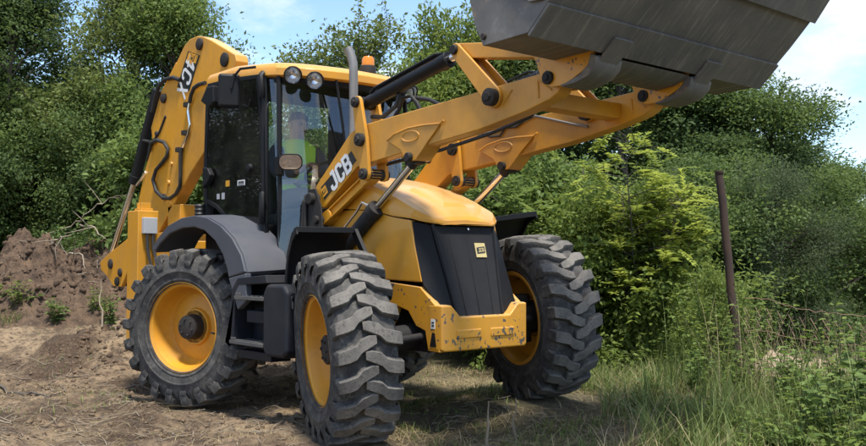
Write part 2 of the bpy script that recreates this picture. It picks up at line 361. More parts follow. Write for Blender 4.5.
#@@VEHICLE
# ================================================================== BACKHOE LOADER
BL = empty('backhoe_loader'); tag(BL, 'yellow backhoe loader with raised grey front bucket, large lugged tyres and glazed cab', 'backhoe loader')
RW, TRK, WB = .698, 2.03, 2.2234
def make_wheel():
    mb = MB()                                                       # rim: outer side towards -Y
    prof = [(.395, -.205), (.405, -.195), (.395, -.18), (.365, -.165), (.345, -.10), (.335, -.02), (.30, .02), (.27, .005), (.17, .0), (.16, -.03), (.02, -.03), (.02, .0),
            (.16, .0), (.17, .02), (.27, .03), (.30, .045), (.345, .05), (.35, .12), (.365, .165), (.395, .18), (.405, .195), (.395, .205), (.37, .2), (.35, .165)]
    mb.lathe(prof, 48)
    wh = mb.build('wheel', 'rim_yellow', None)
    tb = MB(); half = [(.385, .19), (.415, .206), (.42, .212), (.43, .212), (.435, .209), (.485, .222), (.49, .228), (.50, .228), (.505, .225), (.56, .222), (.61, .208), (.638, .185), (.652, .12), (.656, .05)]
    tb.lathe([(r, -y) for r, y in half]+[(r, y) for r, y in half[::-1]], 64)
    NL = 22
    for s in (-1, 1):
        for k in range(NL):
            th0 = 2*math.pi*(k+(.5 if s > 0 else 0))/NL
            # stations: axial, shift along the tread, half width, base radius, top radius
            st = [(.230, -.012, .030, .545, .572), (.238, -.010, .040, .585, .632), (.224, -.004, .047, .62, .682), (.150, .012, .050, .64, .697), (.105, .026, .049, .648, .699), (.068, .066, .047, .648, .700), (.005, .092, .043, .65, .699), (-.042, .102, .030, .65, .696)]
            rings = []
            for ax, sh, hw, rb, rtp in st:
                ring = []
                for q, rad in ((-1.22, rb), (-.88, rtp), (.88, rtp), (1.22, rb)):
                    th = th0+(sh+hw*q)/.69
                    ring.append((math.cos(th)*rad, s*ax, math.sin(th)*rad))
                rings.append(ring)
            tb.loft(rings)
    tb.build('tyre', 'tyre_rubber', wh, bevel=.0035, smooth=35)
    hb = MB(); hb.lathe([(.0, -.135), (.09, -.135), (.105, -.125), (.11, -.03), (.15, -.03), (.15, .0)], 24)
    hb.lathe([(.14, .0), (.13, .12), (.10, .14), (.0, .14)], 20)
    for k in range(6):
        a = k*math.pi/3; hb.cyl((math.cos(a)*.07, -.13, math.sin(a)*.07), (math.cos(a)*.07, -.148, math.sin(a)*.07), .012, 6)
    hb.build('hub', 'dark_metal', wh, bevel=.004)
    vb = MB(); vb.tube([(.355, -.12, .06), (.325, -.15, .06), (.30, -.16, .06)], .008, 6); vb.build('valve_stem', 'dark_metal', wh)
    return wh
def copy_tree(o, parent=None):
    c = o.copy(); col.objects.link(c); c.parent = parent
    for ch in o.children: copy_tree(ch, c)
    return c
tilt = math.atan2(.155, TRK)
wh0 = make_wheel()
for k, (x, y, z, steer, flip, cam_, sp) in enumerate([(0, -TRK/2, .011, 20.6, 0, 0, .3), (WB, -TRK/2, -.02, -19.5, 0, tilt, 1.1), (WB, TRK/2, .135, -15.5, 1, tilt, 2.0), (0, TRK/2, .01, 16, 1, 0, 2.9)]):
    wobj = wh0 if k == 0 else copy_tree(wh0)
    wobj.parent = BL
    M = Matrix.Translation((x, y, z+RW)) @ Matrix.Rotation(cam_, 4, 'X') @ Matrix.Rotation(R(steer)+(math.pi if flip else 0), 4, 'Z') @ Matrix.Rotation(sp, 4, 'Y')
    wobj.matrix_local = M

def part(mb, name, m, parent=BL, bevel=.006, smooth=40, seg=2): return mb.build(name, m, parent, bevel, smooth, seg)
def mirror(mb):
    n = MB(); n.v = [(x, -y, z) for x, y, z in mb.v]; n.f = [f[::-1] for f in mb.f]; return n

GLYPH = {'J': [([(0, .34), (0, .12), (.12, 0), (.40, 0), (.52, .12), (.52, 1.0), (.22, 1.0)], 0)], 'C': [([(.52, .70), (.52, .88), (.40, 1), (.12, 1), (0, .88), (0, .12), (.12, 0), (.40, 0), (.52, .12), (.52, .30)], 0)],
         'B': [([(0, 0), (0, 1), (.40, 1), (.52, .88), (.52, .62), (.42, .5), (.52, .38), (.52, .12), (.40, 0)], 1), ([(.05, .5), (.40, .5)], 0)], '4': [([(.42, -.08), (.42, 1.08)], 0), ([(.40, 1.04), (.02, .34)], 0), ([(-.06, .30), (.62, .30)], 0)], 'X': [([(0, -.1), (.54, 1.1)], 0), ([(0, 1.1), (.54, -.1)], 0)]}
def plate_text(txt, origin, ux, uy, size, m, parent, name, depth=.002, bold=.02, shear=0):
    ux = Vector(ux).normalized(); uy = Vector(uy); uy = (uy-ux*uy.dot(ux)).normalized(); n = ux.cross(uy); origin = Vector(origin); hw = bold; adv = .84; W_ = adv*(len(txt)-1)+.52
    for ci, ch in enumerate(txt):
        q = MB()
        for gi, (pl, closed) in enumerate(GLYPH[ch]):
            P_ = [Vector(p) for p in pl]; k = len(P_); Lf = []; Rg = []
            for i_ in range(k):
                a = P_[i_-1] if (i_ or closed) else None; b = P_[(i_+1) % k] if (i_ < k-1 or closed) else None
                d1 = (P_[i_]-a).normalized() if a is not None else None; d2 = (b-P_[i_]).normalized() if b is not None else None
                d1 = d1 or d2; d2 = d2 or d1; n1 = Vector((-d1.y, d1.x)); n2 = Vector((-d2.y, d2.x)); nn = (n1+n2).normalized(); w_ = hw/max(.5, nn.dot(n1)); Lf.append(P_[i_]+nn*w_); Rg.append(P_[i_]-nn*w_)
            def T3(p, h): return origin+ux*((p.x+ci*adv-W_/2)*size)+uy*((p.y-.5)*size)+n*(h+gi*.0004)
            rings = [[T3(l, 0), T3(r_, 0), T3(r_, depth), T3(l, depth)] for l, r_ in zip(Lf, Rg)]
            if closed: rings.append(rings[0])
            q.loft(rings, cap=not closed)
        q.build(name, m, parent, smooth=0)
# ---- chassis and axles
mb = MB(); mb.box(-1.25, 2.42, -.36, .36, .62, 1.08); mb.box(.2, 1.9, -.42, .42, .70, 1.2); mb.box(-1.2, -.5, -.75, .75, .55, 1.05)
part(mb, 'chassis', 'dark_metal')
for x, tl, nm in ((WB, tilt, 'front_axle'), (0, 0, 'rear_axle')):
    mb = MB(); cz = RW+(.06 if x else .01)
    M = Matrix.Translation((x, 0, cz)) @ Matrix.Rotation(tl, 4, 'X')
    mb.lathe([(.0, -.92), (.13, -.92), (.13, -.80), (.10, -.74), (.095, -.4), (.14, -.2), (.17, 0), (.14, .2), (.095, .4), (.10, .74), (.13, .80), (.13, .92), (0, .92)], 20, M)
    ax = part(mb, nm, 'dark_metal', bevel=0)
    rb = MB(); rb.cyl(M @ Vector((.2, -.75, .02)), M @ Vector((.2, .75, .02)), .028); rb.cyl(M @ Vector((.2, -.42, .02)), M @ Vector((.2, .42, .02)), .05); part(rb, 'steering_ram', 'dark_metal', ax, 0)
    for s in (-1, 1): kb = MB(); kb.cyl(M @ Vector((0, s*.84, -.2)), M @ Vector((0, s*.84, .2)), .085, 14); part(kb, 'kingpin_housing', 'dark_metal', ax, 0)

# ---- bonnet
def bonnet_ring(x, w_, zb, zc, zt, yin=0):
    return [(x, -w_, zb), (x, -w_-.004, (zb+zc)/2), (x, -w_, zc-.025), (x, -w_+.03, zc+.008), (x, -w_*.5, zt-.006), (x, 0, zt), (x, w_*.5, zt-.006), (x, w_-.03, zc+.008), (x, w_, zc-.025), (x, w_+.004, (zb+zc)/2), (x, w_, zb)]
mb = MB(); rings = [bonnet_ring(1.12, .46, 1.74, 2.02, 2.05), bonnet_ring(1.45, .462, 1.73, 1.985, 2.015), bonnet_ring(1.84, .46, 1.705, 1.885, 1.92), bonnet_ring(2.1, .455, 1.65, 1.785, 1.825), bonnet_ring(2.31, .445, 1.625, 1.69, 1.735),
                     bonnet_ring(2.37, .40, 1.605, 1.652, 1.695), bonnet_ring(2.43, .32, 1.588, 1.618, 1.652), bonnet_ring(2.455, .26, 1.582, 1.602, 1.622)]
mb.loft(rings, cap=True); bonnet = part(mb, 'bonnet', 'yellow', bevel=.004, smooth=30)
mb = MB(); mb.box(2.05, 2.2, -.16, .16, 1.79, 1.812)
rd = MB(); rd.loft([[(1.95, -.20, 1.862), (1.95, .20, 1.862), (2.33, .14, 1.715), (2.33, -.14, 1.715)], [(1.98, -.15, 1.895), (1.98, .15, 1.895), (2.28, .10, 1.765), (2.28, -.10, 1.765)]])
part(rd, 'bonnet_ridge', 'yellow', bonnet, .008)
for s in (-1, 1):
    mb = MB(); y = -.452
    pts = XZ([(377.5, 213.5), (410.5, 225.5), (423, 284)], -.452)
    poly = [(1.22, 1.715), (1.62, 1.718), (1.84, 1.695), (2.1, 1.642), (2.302, 1.612), (2.44, 1.146), (1.9, 1.162), (1.22, 1.17)]
    mb.prism(poly, -.452, -.40)
    if s > 0: mb = mirror(mb)
    part(mb, 'bonnet_side_panel', 'yellow', bevel=.01)

# ---- grille
mb = MB(); fp = [(2.415, -.305, 1.575), (2.415, .305, 1.575), (2.602, .225, .885), (2.602, -.225, .885)]
mb.ngon(fp, (-.04, 0, -.012)); grille = part(mb, 'grille', 'grille_mesh', bevel=.008)
for s in (-1, 1):
    mb = MB(); A = [(2.29, -.45, 1.612), (2.398, -.33, 1.578), (2.588, -.25, .90), (2.60, -.40, .965), (2.455, -.449, 1.125)]
    mb.ngon(A, (-.05, .03, 0)); rb = MB(); rb.tube([(2.408, -.318, 1.58), (2.598, -.238, .9)], .016, 8)
    if s > 0: mb = mirror(mb); rb = mirror(rb)
    part(mb, 'grille_corner', 'black_paint', grille, .006); part(rb, 'grille_edge_trim', 'black_paint', grille, 0)
for yy in (-.14, .0, .14):
    mb = MB(); mb.tube([(2.4165, yy*1.35, 1.56), (2.603, yy, .90)], .004, 6); part(mb, 'grille_bar', 'grille_mesh', grille, 0)
def on_grille(u, v, off=.004):                     # u = y, v = 0 top .. 1 bottom
    return Vector((2.415+.187*v+off, u, 1.575-.69*v+off*.27))
def quad_panel(mb, c, ux, uy, w_, h_, th):         # rectangle centred at c
    ux, uy = Vector(ux).normalized(), Vector(uy).normalized(); n = ux.cross(uy)
    mb.ngon([c-ux*w_/2-uy*h_/2, c+ux*w_/2-uy*h_/2, c+ux*w_/2+uy*h_/2, c-ux*w_/2+uy*h_/2], n*th)
mb = MB(); gu = Vector((-.187, 0, .69)).normalized()
bc = on_grille(.125, .27); quad_panel(mb, bc, (0, 1, 0), gu, .11, .115, .004); badge = part(mb, 'grille_badge', 'decal_cream', grille, 0)
mb = MB(); bn = Vector((.69, 0, .187)).normalized()
quad_panel(mb, bc+bn*.005, (0, 1, .12), gu, .085, .05, .002); part(mb, 'badge_emblem', 'decal_black', badge, 0)
plate_text('JCB', bc+bn*.0075, (0, 1, .12), gu, .026, 'decal_cream', badge, 'badge_letter', .001, .10)
mb = MB(); mb.cyl(on_grille(.03, .035), on_grille(.03, .035, .012), .009, 10); part(mb, 'grille_bolt', 'chrome', grille, 0)

# ---- bumper and front frame
side_px = [(375, 280), (420, 287), (436, 306), (439.5, 353), (428, 351), (425, 331), (416, 326), (408, 311), (397, 306), (393, 320), (387, 330), (384, 306), (360, 300), (345, 280)]
poly = XZ(side_px, -.455)
for s in (-1, 1):
    mb = MB(); mb.prism(poly, -.456, -.40)
    if s > 0: mb = mirror(mb)
    part(mb, 'front_frame_plate', 'yellow_chipped', bevel=.008)
front = [(-.458, .985), (-.36, .985), (-.265, .895), (.265, .895), (.36, .985), (.458, .985), (.458, .655), (.43, .64), (-.43, .64), (-.458, .655)]
mb = MB()
rings = []
for x_, sc in ((2.52, 1.0), (2.625, 1.0), (2.662, .975)): rings.append([(x_, y*sc, .81+(z-.81)*sc) for y, z in front])
mb.loft(rings); bumper = part(mb, 'bumper', 'yellow_chipped', bevel=.012, seg=3)
for y0, y1 in ((-.30, -.05), (.05, .30)):
    mb = MB(); mb.box(2.655, 2.672, y0, y1, .735, .80); part(mb, 'bumper_rib', 'yellow_chipped', bumper, .012)
mb = MB()
p = Q(433, 340, -.459); mb.ngon([(p.x-.035, -.4575, p.z-.05), (p.x+.035, -.4575, p.z-.05), (p.x+.02, -.4575, p.z+.05), (p.x-.01, -.4575, p.z+.055)], (0, -.003, 0)); part(mb, 'tie_down_slot', 'decal_black', bumper, 0)
mb = MB(); p = Q(433, 324, -.459); mb.box(p.x-.022, p.x+.022, -.461, -.4575, p.z-.035, p.z+.035); lb = part(mb, 'capacity_label', 'decal_white', bumper, 0)
mb = MB()
for q in (-.018, .004): mb.box(p.x-.012, p.x+.012, -.4625, -.461, p.z+q, p.z+q+.012)
part(mb, 'label_print', 'decal_black', lb, 0)

# ---- front fenders (follow the steered wheels)
for k, (y, zoff, steer) in enumerate([(-TRK/2, -.02, -19.5), (TRK/2, .135, -15.5)]):
    s = 1 if k == 0 else -1; up_ = 0 if k == 0 else .07
    M = Matrix.Translation((WB, y, zoff+RW)) @ Matrix.Rotation(R(steer), 4, 'Z')
    arc = [(-.40, .875), (-.45, .87), (-.56, .82), (-.68, .70), (-.75, .52), (-.78, .30)] if k == 0 else [(-.37, .855), (-.42, .85), (-.54, .81), (-.66, .70), (-.74, .52), (-.78, .30)]
    def FP(x, yy, z): return M @ Vector((x, yy, z+(up_ if yy*s < 0 else 0)*max(0, z-.4)*2))
    mb = MB(); yo, yi = -s*.25, s*.20
    mb.loft([[FP(x, yo, z), FP(x, yi, z), FP(x*.975, yi, z-.018), FP(x*.975, yo, z-.018)] for x, z in arc]); fe = part(mb, 'front_fender', 'black_paint', bevel=.004)
    sk = MB(); sk.loft([[FP(x, yo-s*.003, z+.004), FP(x, yo+s*.012, z+.004), FP(x*.94, yo+s*.012, z-.05), FP(x*.94, yo-s*.003, z-.05)] for x, z in arc]); part(sk, 'fender_lip', 'black_paint', fe, .003)
    x_, z_ = arc[0]; sk = MB(); sk.loft([[FP(x_+d_, yo, z_+.008), FP(x_+d_, yi, z_+.008), FP(x_+d_, yi, z_-.035), FP(x_+d_, yo, z_-.035)] for d_ in (.012, -.004)]); part(sk, 'fender_front_lip', 'black_paint', fe, .003)
    br = MB(); br.ngon([FP(x_, yi+s*.004, z_), FP(x_-.09, yi+s*.004, z_-.02), FP(-.12, yi+s*.09, .42), FP(-.02, yi+s*.09, .42)], M.to_3x3() @ Vector((0, s*.03, 0))); br.tube([FP(-.07, yi+s*.10, .46), FP(-.03, yi+s*.11, .2), FP(0, s*.26, .1)], .04, 8); part(br, 'fender_bracket', 'black_paint', fe, .003)

# ---- rear fenders
for s in (-1, 1):
    outer = [(-.72, 1.40), (-.60, 1.51), (-.38, 1.625), (-.12, 1.685), (.14, 1.70), (.36, 1.675), (.60, 1.60), (.80, 1.49), (.95, 1.35), (1.02, 1.21)]
    inner = [(-.66, 1.385), (-.56, 1.455), (-.36, 1.545), (-.12, 1.59), (.12, 1.595), (.31, 1.56), (.50, 1.47), (.64, 1.35), (.72, 1.22), (.74, 1.16)]
    mb = MB(); y0, y1 = -1.12, -1.085
    mb.loft([[(a[0], y0, a[1]), (b[0], y0+.004, b[1]), (b[0], y1, b[1]), (a[0], y1+.02, a[1]-.02)] for a, b in zip(outer, inner)])
    tp = MB(); tp.loft([[(a[0], -1.09, a[1]-.002), (a[0], -.70, a[1]+.02), (a[0]*.97, -.70, a[1]-.01), (a[0]*.97, -1.09, a[1]-.03)] for a in outer])
    lo = MB(); lo.prism([(.745, 1.155), (1.02, 1.20), (1.04, .98), (.90, .90)], -1.118, -1.06)
    if s > 0: mb, tp, lo = mirror(mb), mirror(tp), mirror(lo)
    fe = part(mb, 'rear_fender', 'grey_fender', bevel=.012, seg=3); part(tp, 'fender_top', 'grey_fender', fe, .004); part(lo, 'fender_foot', 'grey_fender', fe, .01)

# ---- steps and tank (both sides)
for s in (-1, 1):
    mb = MB(); mb.prism([(1.31, 1.05), (1.36, 1.12), (1.60, 1.12), (1.66, 1.06), (1.66, .60), (1.60, .555), (1.36, .555), (1.31, .60)], -1.13, -.46)
    bk = MB(); bk.box(.78, 1.315, -.93, -.90, .56, 1.17); bk.prism([(.74, .62), (.78, .60), (.80, 1.06), (.90, 1.16), (1.33, 1.19), (1.36, 1.125), (.92, 1.10), (.86, 1.03), (.84, .62)], -1.12, -.86); bk.box(.80, 1.31, -1.05, -.86, .50, .57)
    st = []
    for z0, x0 in ((.985, .86), (.62, .79)):
        q = MB(); q.box(x0, 1.312, -1.13, -.95, z0, z0+.028)
        for t_ in range(6): q.box(x0+.03+t_*.07, x0+.06+t_*.07, -1.12, -.96, z0+.028, z0+.036)
        q.box(x0+.02, x0+.10, -1.128, -1.12, z0+.028, z0+.055); st.append(q)
    ml = MB(); ml.box(.98, 1.312, -1.08, -.94, .80, .90)
    lw = MB(); lw.box(.80, 1.31, -.78, -.70, 1.16, 1.30)
    if s > 0: mb, bk, ml, lw = mirror(mb), mirror(bk), mirror(ml), mirror(lw); st = [mirror(q) for q in st]
    part(mb, 'fuel_tank', 'navy_plastic', bevel=.03, seg=3); bko = part(bk, 'step_housing', 'navy_plastic', bevel=.012)
    for q in st: part(q, 'step', 'step_steel', bko, .003)
    part(ml, 'battery_cover', 'navy_plastic', bko, .012)

# ---- cab
plan = [(-.44, -.60), (-.40, -.72), (-.30, -.75), (.70, -.75), (.88, -.70), (1.02, -.52), (1.09, -.25), (1.10, 0)]
plan = plan+[(x, -y) for x, y in plan[-2::-1]]
mb = MB(); mb.loft([[(x, y, 1.02) for x, y in plan], [(x*.98, y*.985, 1.10) for x, y in plan]]); mb.box(-.42, .2, -.72, .72, 1.1, 1.62)
mb.box(-.44, -.36, -.70, .70, 1.6, 1.95)
cab = part(mb, 'cab', 'black_paint', bevel=.008)
sill = MB()
for s in (-1, 1):
    p = [(.30, 1.06), (.34, 1.30), (.84, 1.285), (.86, 1.06)]
    q = MB(); q.prism(p, -.765, -.70); sill.v, sill.f = sill.v, sill.f
    q = q if s < 0 else mirror(q); part(q, 'cab_sill', 'navy_plastic', cab, .012)
fr = MB(); front_low = [(x, y) for x, y in plan if x > .8]
fr.loft([[(x, y, 1.10) for x, y in front_low], [(x, y, 1.34) for x, y in front_low], [(x-.04, y*.96, 1.34) for x, y in front_low], [(x-.04, y*.96, 1.10) for x, y in front_low]], cap=False, closed=False)
part(fr, 'windscreen_base', 'black_paint', cab, 0)
# roof
def roof_ring(grow, f):
    out = []
    for x, y in rplan:
        out.append((x*grow+.0, y*grow, f(x)))
    return out
rp = [(-.46, 0), (-.46, -.45), (-.44, -.66), (-.36, -.755), (.10, -.77), (.60, -.765), (.84, -.735), (.98, -.63), (1.09, -.45), (1.16, -.22), (1.175, 0)]
rplan = rp+[(x, -y) for x, y in rp[-2:0:-1]]
fb = lambda x: 2.945-.085*max(0, x-.1)
mb = MB(); mb.loft([roof_ring(.97, lambda x: fb(x)+.0), roof_ring(1.0, lambda x: fb(x)+.012), roof_ring(1.0, lambda x: fb(x)+.075), roof_ring(.965, lambda x: fb(x)+.118), roof_ring(.88, lambda x: fb(x)+.145), roof_ring(.5, lambda x: 3.105-.03*x)])
roof = part(mb, 'roof', 'yellow', cab, .006, smooth=50)
hd = MB(); hd.loft([roof_ring(.955, lambda x: fb(x)-.045), roof_ring(.965, lambda x: fb(x)+.004)]); part(hd, 'roof_lining', 'black_paint', cab, .004)
for s in (-1, 1):
    for (px, py, x_) in ((293, 75.5, 1.0), (315, 81, 1.12)):
        c = QX(px, py, x_); c = Vector((c.x, c.y*(1 if s < 0 else -1), c.z)); d = Vector((.88, .30*s, -.30)).normalized()
        m_ = d.to_track_quat('Y', 'Z').to_matrix().to_4x4(); m_.translation = c
        q = MB(); q.lathe([(.0, -.10), (.05, -.09), (.078, -.02), (.08, .0), (.072, .004), (.068, -.01)], 24, m_); lo = part(q, 'work_light', 'black_paint', cab, 0)
        q = MB(); q.lathe([(.0, -.045), (.04, -.03), (.068, -.008)], 24, m_); part(q, 'reflector', 'lamp_reflector', lo, 0)
        q = MB(); q.lathe([(.068, -.004), (.05, .006), (.0, .010)], 24, m_); part(q, 'lens', 'lens_glass', lo, 0)
        q = MB(); q.cyl(c-d*.05, c-d*.05+Vector((-.03, 0, .07)), .014, 8); part(q, 'lamp_bracket', 'black_paint', lo, 0)
# pillars
for s in (-1, 1):
    q = MB(); q.tube([(.715, -.742, 1.08), (.70, -.748, 1.9), (.655, -.735, 2.93)], .034, 8); q = q if s < 0 else mirror(q); part(q, 'door_pillar', 'black_paint', cab, 0)
    q = MB(); q.tube([(.90, -.715, 1.08), (.885, -.715, 1.9), (.83, -.70, 2.90)], .022, 8); q = q if s < 0 else mirror(q); part(q, 'windscreen_pillar', 'black_paint', cab, 0)
    q = MB(); q.tube([(-.39, -.70, 1.55), (-.385, -.715, 2.0), (-.36, -.71, 2.95)], .05, 8); q = q if s < 0 else mirror(q); part(q, 'rear_pillar', 'black_paint', cab, 0)
q = MB(); q.tube([(.68, -.775, 2.72), (.70, -.79, 2.78), (.672, -.785, 2.90), (.66, -.75, 2.93)], .03, 8); q.tube([(.79, -.765, 1.75), (.80, -.79, 1.8), (.775, -.79, 2.6), (.765, -.765, 2.65)], .014, 8); part(q, 'grab_rail', 'black_paint', cab, 0)
# doors
def ring_frame(outer, inner, y0, y1):
    m_ = MB(); n = len(outer)
    v = [(x, y0, z) for x, z in outer]+[(x, y0, z) for x, z in inner]+[(x, y1, z) for x, z in outer]+[(x, y1, z) for x, z in inner]; f = []
    for i in range(n):
        j = (i+1) % n; f += [(i, j, n+j, n+i), (2*n+i, 3*n+i, 3*n+j, 2*n+j), (i, 2*n+i, 2*n+j, j), (n+i, n+j, 3*n+j, 3*n+i)]
    return m_.add(v, f)
def shrink(poly, d):
    c = [sum(p[k] for p in poly)/len(poly) for k in (0, 1)]; out = []; n = len(poly)
    for i in range(n):
        a, b, e = Vector(poly[i-1]), Vector(poly[i]), Vector(poly[(i+1) % n]); d1 = (b-a).normalized(); d2 = (e-b).normalized()
        n1 = Vector((-d1.y, d1.x)); n2 = Vector((-d2.y, d2.x))
        if n1.dot(Vector(c)-b) < 0: n1 = -n1
        if n2.dot(Vector(c)-b) < 0: n2 = -n2
        nn = (n1+n2).normalized(); k = d/max(.4, nn.dot(n1)); out.append(tuple(b+nn*k))
    return out
door_poly = XZ([(208.5, 84), (235, 77.5), (259, 74.5), (262.5, 120), (266.5, 252), (263, 259.5), (248.5, 261), (244, 252), (236, 234), (226, 219), (217, 209), (205.5, 202), (205.5, 150)], -.76)
for s in (-1, 1):
    inn = shrink(door_poly, .04)
    q = ring_frame(door_poly, inn, -.772, -.745); gl = MB(); gl.prism(shrink(door_poly, .034), -.762, -.757)
    hd = MB(); c = Q(262, 208, -.79); hd.tube([(c.x-.02, -.775, c.z+.13), (c.x+.01, -.795, c.z+.06), (c.x+.01, -.795, c.z-.06), (c.x-.02, -.775, c.z-.13)], .03, 8)
    lk = MB(); c = Q(249, 168, -.775); lk.lathe([(.0, -.02), (.035, -.015), (.04, .012)], 14, Matrix.Translation((c.x, -.775, c.z)))
    if s > 0: q, gl, hd, lk = mirror(q), mirror(gl), mirror(hd), mirror(lk)
    dr = part(q, 'door', 'black_paint', cab, .006); part(gl, 'door_glass', 'tinted_glass', dr, 0); part(hd, 'door_handle', 'black_paint', dr, 0); part(lk, 'window_catch', 'black_paint', dr, 0)
    if s < 0:
        for (px, py, w_, h_, mm_) in ((227.5, 183.5, .07, .055, 'decal_yellow'), (241, 182.8, .13, .05, 'decal_white'), (223, 196, .055, .06, 'white_plastic'), (218, 196.5, .05, .05, 'white_plastic'), (252.5, 254, .11, .02, 'decal_cream')):
            c = Q(px, py, -.766); k = MB(); k.box(c.x-w_/2, c.x+w_/2, -.7655, -.7635, c.z-h_/2, c.z+h_/2); st_ = part(k, 'door_sticker', mm_, dr, 0)
        c = Q(241, 182.8, -.766); k = MB()
        for t_ in range(5): k.box(c.x-.045+t_*.02, c.x-.03+t_*.02, -.7675, -.7662, c.z-.012+(t_ % 2)*.006, c.z+.014)
        k.box(c.x-.05, c.x+.055, -.7675, -.7662, c.z-.022, c.z-.017); part(k, 'sticker_print', 'decal_black', st_, 0)
# windscreen and other panes
ws = [(.865, -.735), (.93, -.67), (1.02, -.52), (1.075, -.33), (1.10, -.12), (1.10, .12), (1.075, .33), (1.02, .52), (.93, .67), (.865, .735)]
q = MB(); rr = []
for z, off in ((1.30, .05), (2.0, .0), (2.45, -.06), (2.87, -.13)): rr.append([(x+off, y, z) for x, y in ws])
q.loft(rr, cap=False, closed=False); part(q, 'windscreen', 'cab_glass', cab, 0, smooth=60)
q = MB(); q.box(-.425, -.419, -.66, .66, 1.95, 2.92); part(q, 'rear_window', 'tinted_glass', cab, 0)
q = MB(); q.tube([(1.115, -.30, 2.86), (1.128, -.24, 2.5), (1.125, -.18, 2.1)], .012, 6); part(q, 'wiper_arm', 'black_paint', cab, 0)
# interior
q = MB(); q.loft([[(.18, -.38, 1.60), (.18, .10, 1.60), (.66, .08, 1.76), (.66, -.36, 1.76)], [(.16, -.38, 1.73), (.16, .10, 1.73), (.66, .07, 1.76), (.66, -.35, 1.76)]]); q.box(.25, .5, -.29, .01, 1.1, 1.72); seat = part(q, 'driver_seat', 'fabric_grey', cab, .04, seg=3)
q = MB(); q.loft([[(.16, -.37, 1.72), (.16, .09, 1.72), (.04, .09, 1.72), (.04, -.37, 1.72)], [(.07, -.34, 2.26), (.07, .06, 2.26), (-.04, .05, 2.26), (-.04, -.33, 2.26)]]); part(q, 'seat_backrest', 'fabric_grey', seat, .04, seg=3)
q = MB(); q.loft([[(.98, -.10, 1.1), (.98, .10, 1.1), (.80, .10, 1.1), (.80, -.10, 1.1)], [(.88, -.25, 2.0), (.88, -.11, 2.0), (.80, -.11, 2.0), (.80, -.25, 2.0)]]); q.box(.80, 1.0, -.38, .06, 1.80, 1.93); colm = part(q, 'steering_column', 'black_paint', cab, .02)
q = MB(); M = Matrix.Translation((.80, -.18, 2.09)) @ Matrix.Rotation(R(-28), 4, 'Y')
q.tube([M @ Vector((math.cos(a)*.19, math.sin(a)*.19, 0)) for a in np.linspace(0, 2*math.pi, 29)], .016, 8)
for a in (0, 2.1, 4.2): q.cyl(M @ Vector((0, 0, -.03)), M @ Vector((math.cos(a)*.19, math.sin(a)*.19, 0)), .012, 6)
q.cyl(M @ Vector((0, 0, .0)), M @ Vector((.0, 0, -.12)), .03, 10); part(q, 'steering_wheel', 'rubber_hose', colm, 0)
q = MB(); q.box(-.2, .62, -.70, -.44, 1.1, 1.62); part(q, 'side_console', 'black_paint', cab, .03)
q = MB(); q.box(-.2, .5, .44, .70, 1.1, 1.66); part(q, 'side_console', 'black_paint', cab, .03)
q = MB(); q.tube([(.5, -.52, 1.6), (.54, -.5, 1.82)], .014); part(q, 'control_lever', 'rubber_hose', cab, 0)
q = MB()
for t_ in range(4): q.lathe([(.045, -.018), (.055, 0), (.045, .018)], 14, Matrix.Translation((-.42, -.78, 1.70+t_*.038)), axis='Z')
part(q, 'air_bellows', 'rubber_hose', cab, 0)
# mirrors
q = MB(); Mm = Matrix.Translation((.42, -.95, 2.785)) @ Matrix.Rotation(R(-24), 4, 'Z'); q.box(-.03, .03, -.095, .095, -.15, .15, Mm); mr = part(q, 'wing_mirror', 'black_paint', cab, .03, seg=3)
q = MB(); q.tube([(.45, -.93, 2.90), (.52, -.9, 2.97), (.60, -.79, 2.99)], .012, 6); q.tube([(.46, -.95, 2.80), (.47, -.93, 2.93)], .012, 6); part(q, 'mirror_arm', 'black_paint', mr, 0)
q = MB(); q.box(-.034, -.031, -.085, .085, -.14, .14, Mm); part(q, 'mirror_glass', 'mirror_glass', mr, 0)
q = MB(); c = Q(213, 98, -.80); q.prism([(c.x-.14, c.z-.02), (c.x-.02, c.z+.10), (c.x+.10, c.z+.10), (c.x+.12, c.z-.06), (c.x+.02, c.z-.10), (c.x-.08, c.z-.05)], -.86, -.775); part(q, 'mirror_bracket', 'black_paint', cab, .015)
q = MB(); c = Q(206, 178, -.80); q.prism([(c.x-.02, c.z-.10), (c.x-.02, c.z+.10), (c.x+.07, c.z+.09), (c.x+.13, c.z+.02), (c.x+.10, c.z-.03)], -.83, -.775); part(q, 'door_hinge', 'black_paint', cab, .012)
c = QX(290.5, 162, 1.12); d = (Vector(CAM)-c).normalized(); d = (d+Vector((.0, -.10, -.16))).normalized(); m_ = d.to_track_quat('Y', 'Z').to_matrix().to_4x4(); m_.translation = c
def rrect(w_, h_, r_, n=5):
    out = []
    for cx, cy, a0 in ((w_/2-r_, h_/2-r_, 0), (-w_/2+r_, h_/2-r_, 90), (-w_/2+r_, -h_/2+r_, 180), (w_/2-r_, -h_/2+r_, 270)):
        for k in range(n+1): a = R(a0+90*k/n); out.append((cx+math.cos(a)*r_, cy+math.sin(a)*r_))
    return out
q = MB(); q.loft([[m_ @ Vector((x*k, y_, z*k)) for x, z in rrect(.20, .135, .055)] for y_, k in ((-.05, .7), (-.03, .97), (.0, 1.0), (.006, .95))]); fm = part(q, 'front_mirror', 'black_paint', cab, 0, smooth=50)
q = MB(); q.loft([[m_ @ Vector((x, y_, z)) for x, z in rrect(.182, .118, .05)] for y_ in (.005, .008)]); part(q, 'mirror_glass', 'mirror_glass', fm, 0)
q = MB(); q.tube([c-d*.03, c-d*.06+Vector((-.06, .0, 0)), Vector((.90, -.72, c.z-.01))], .014, 6); q.box(.87, .93, -.76, -.71, c.z-.09, c.z+.06); part(q, 'mirror_arm', 'black_paint', fm, 0)
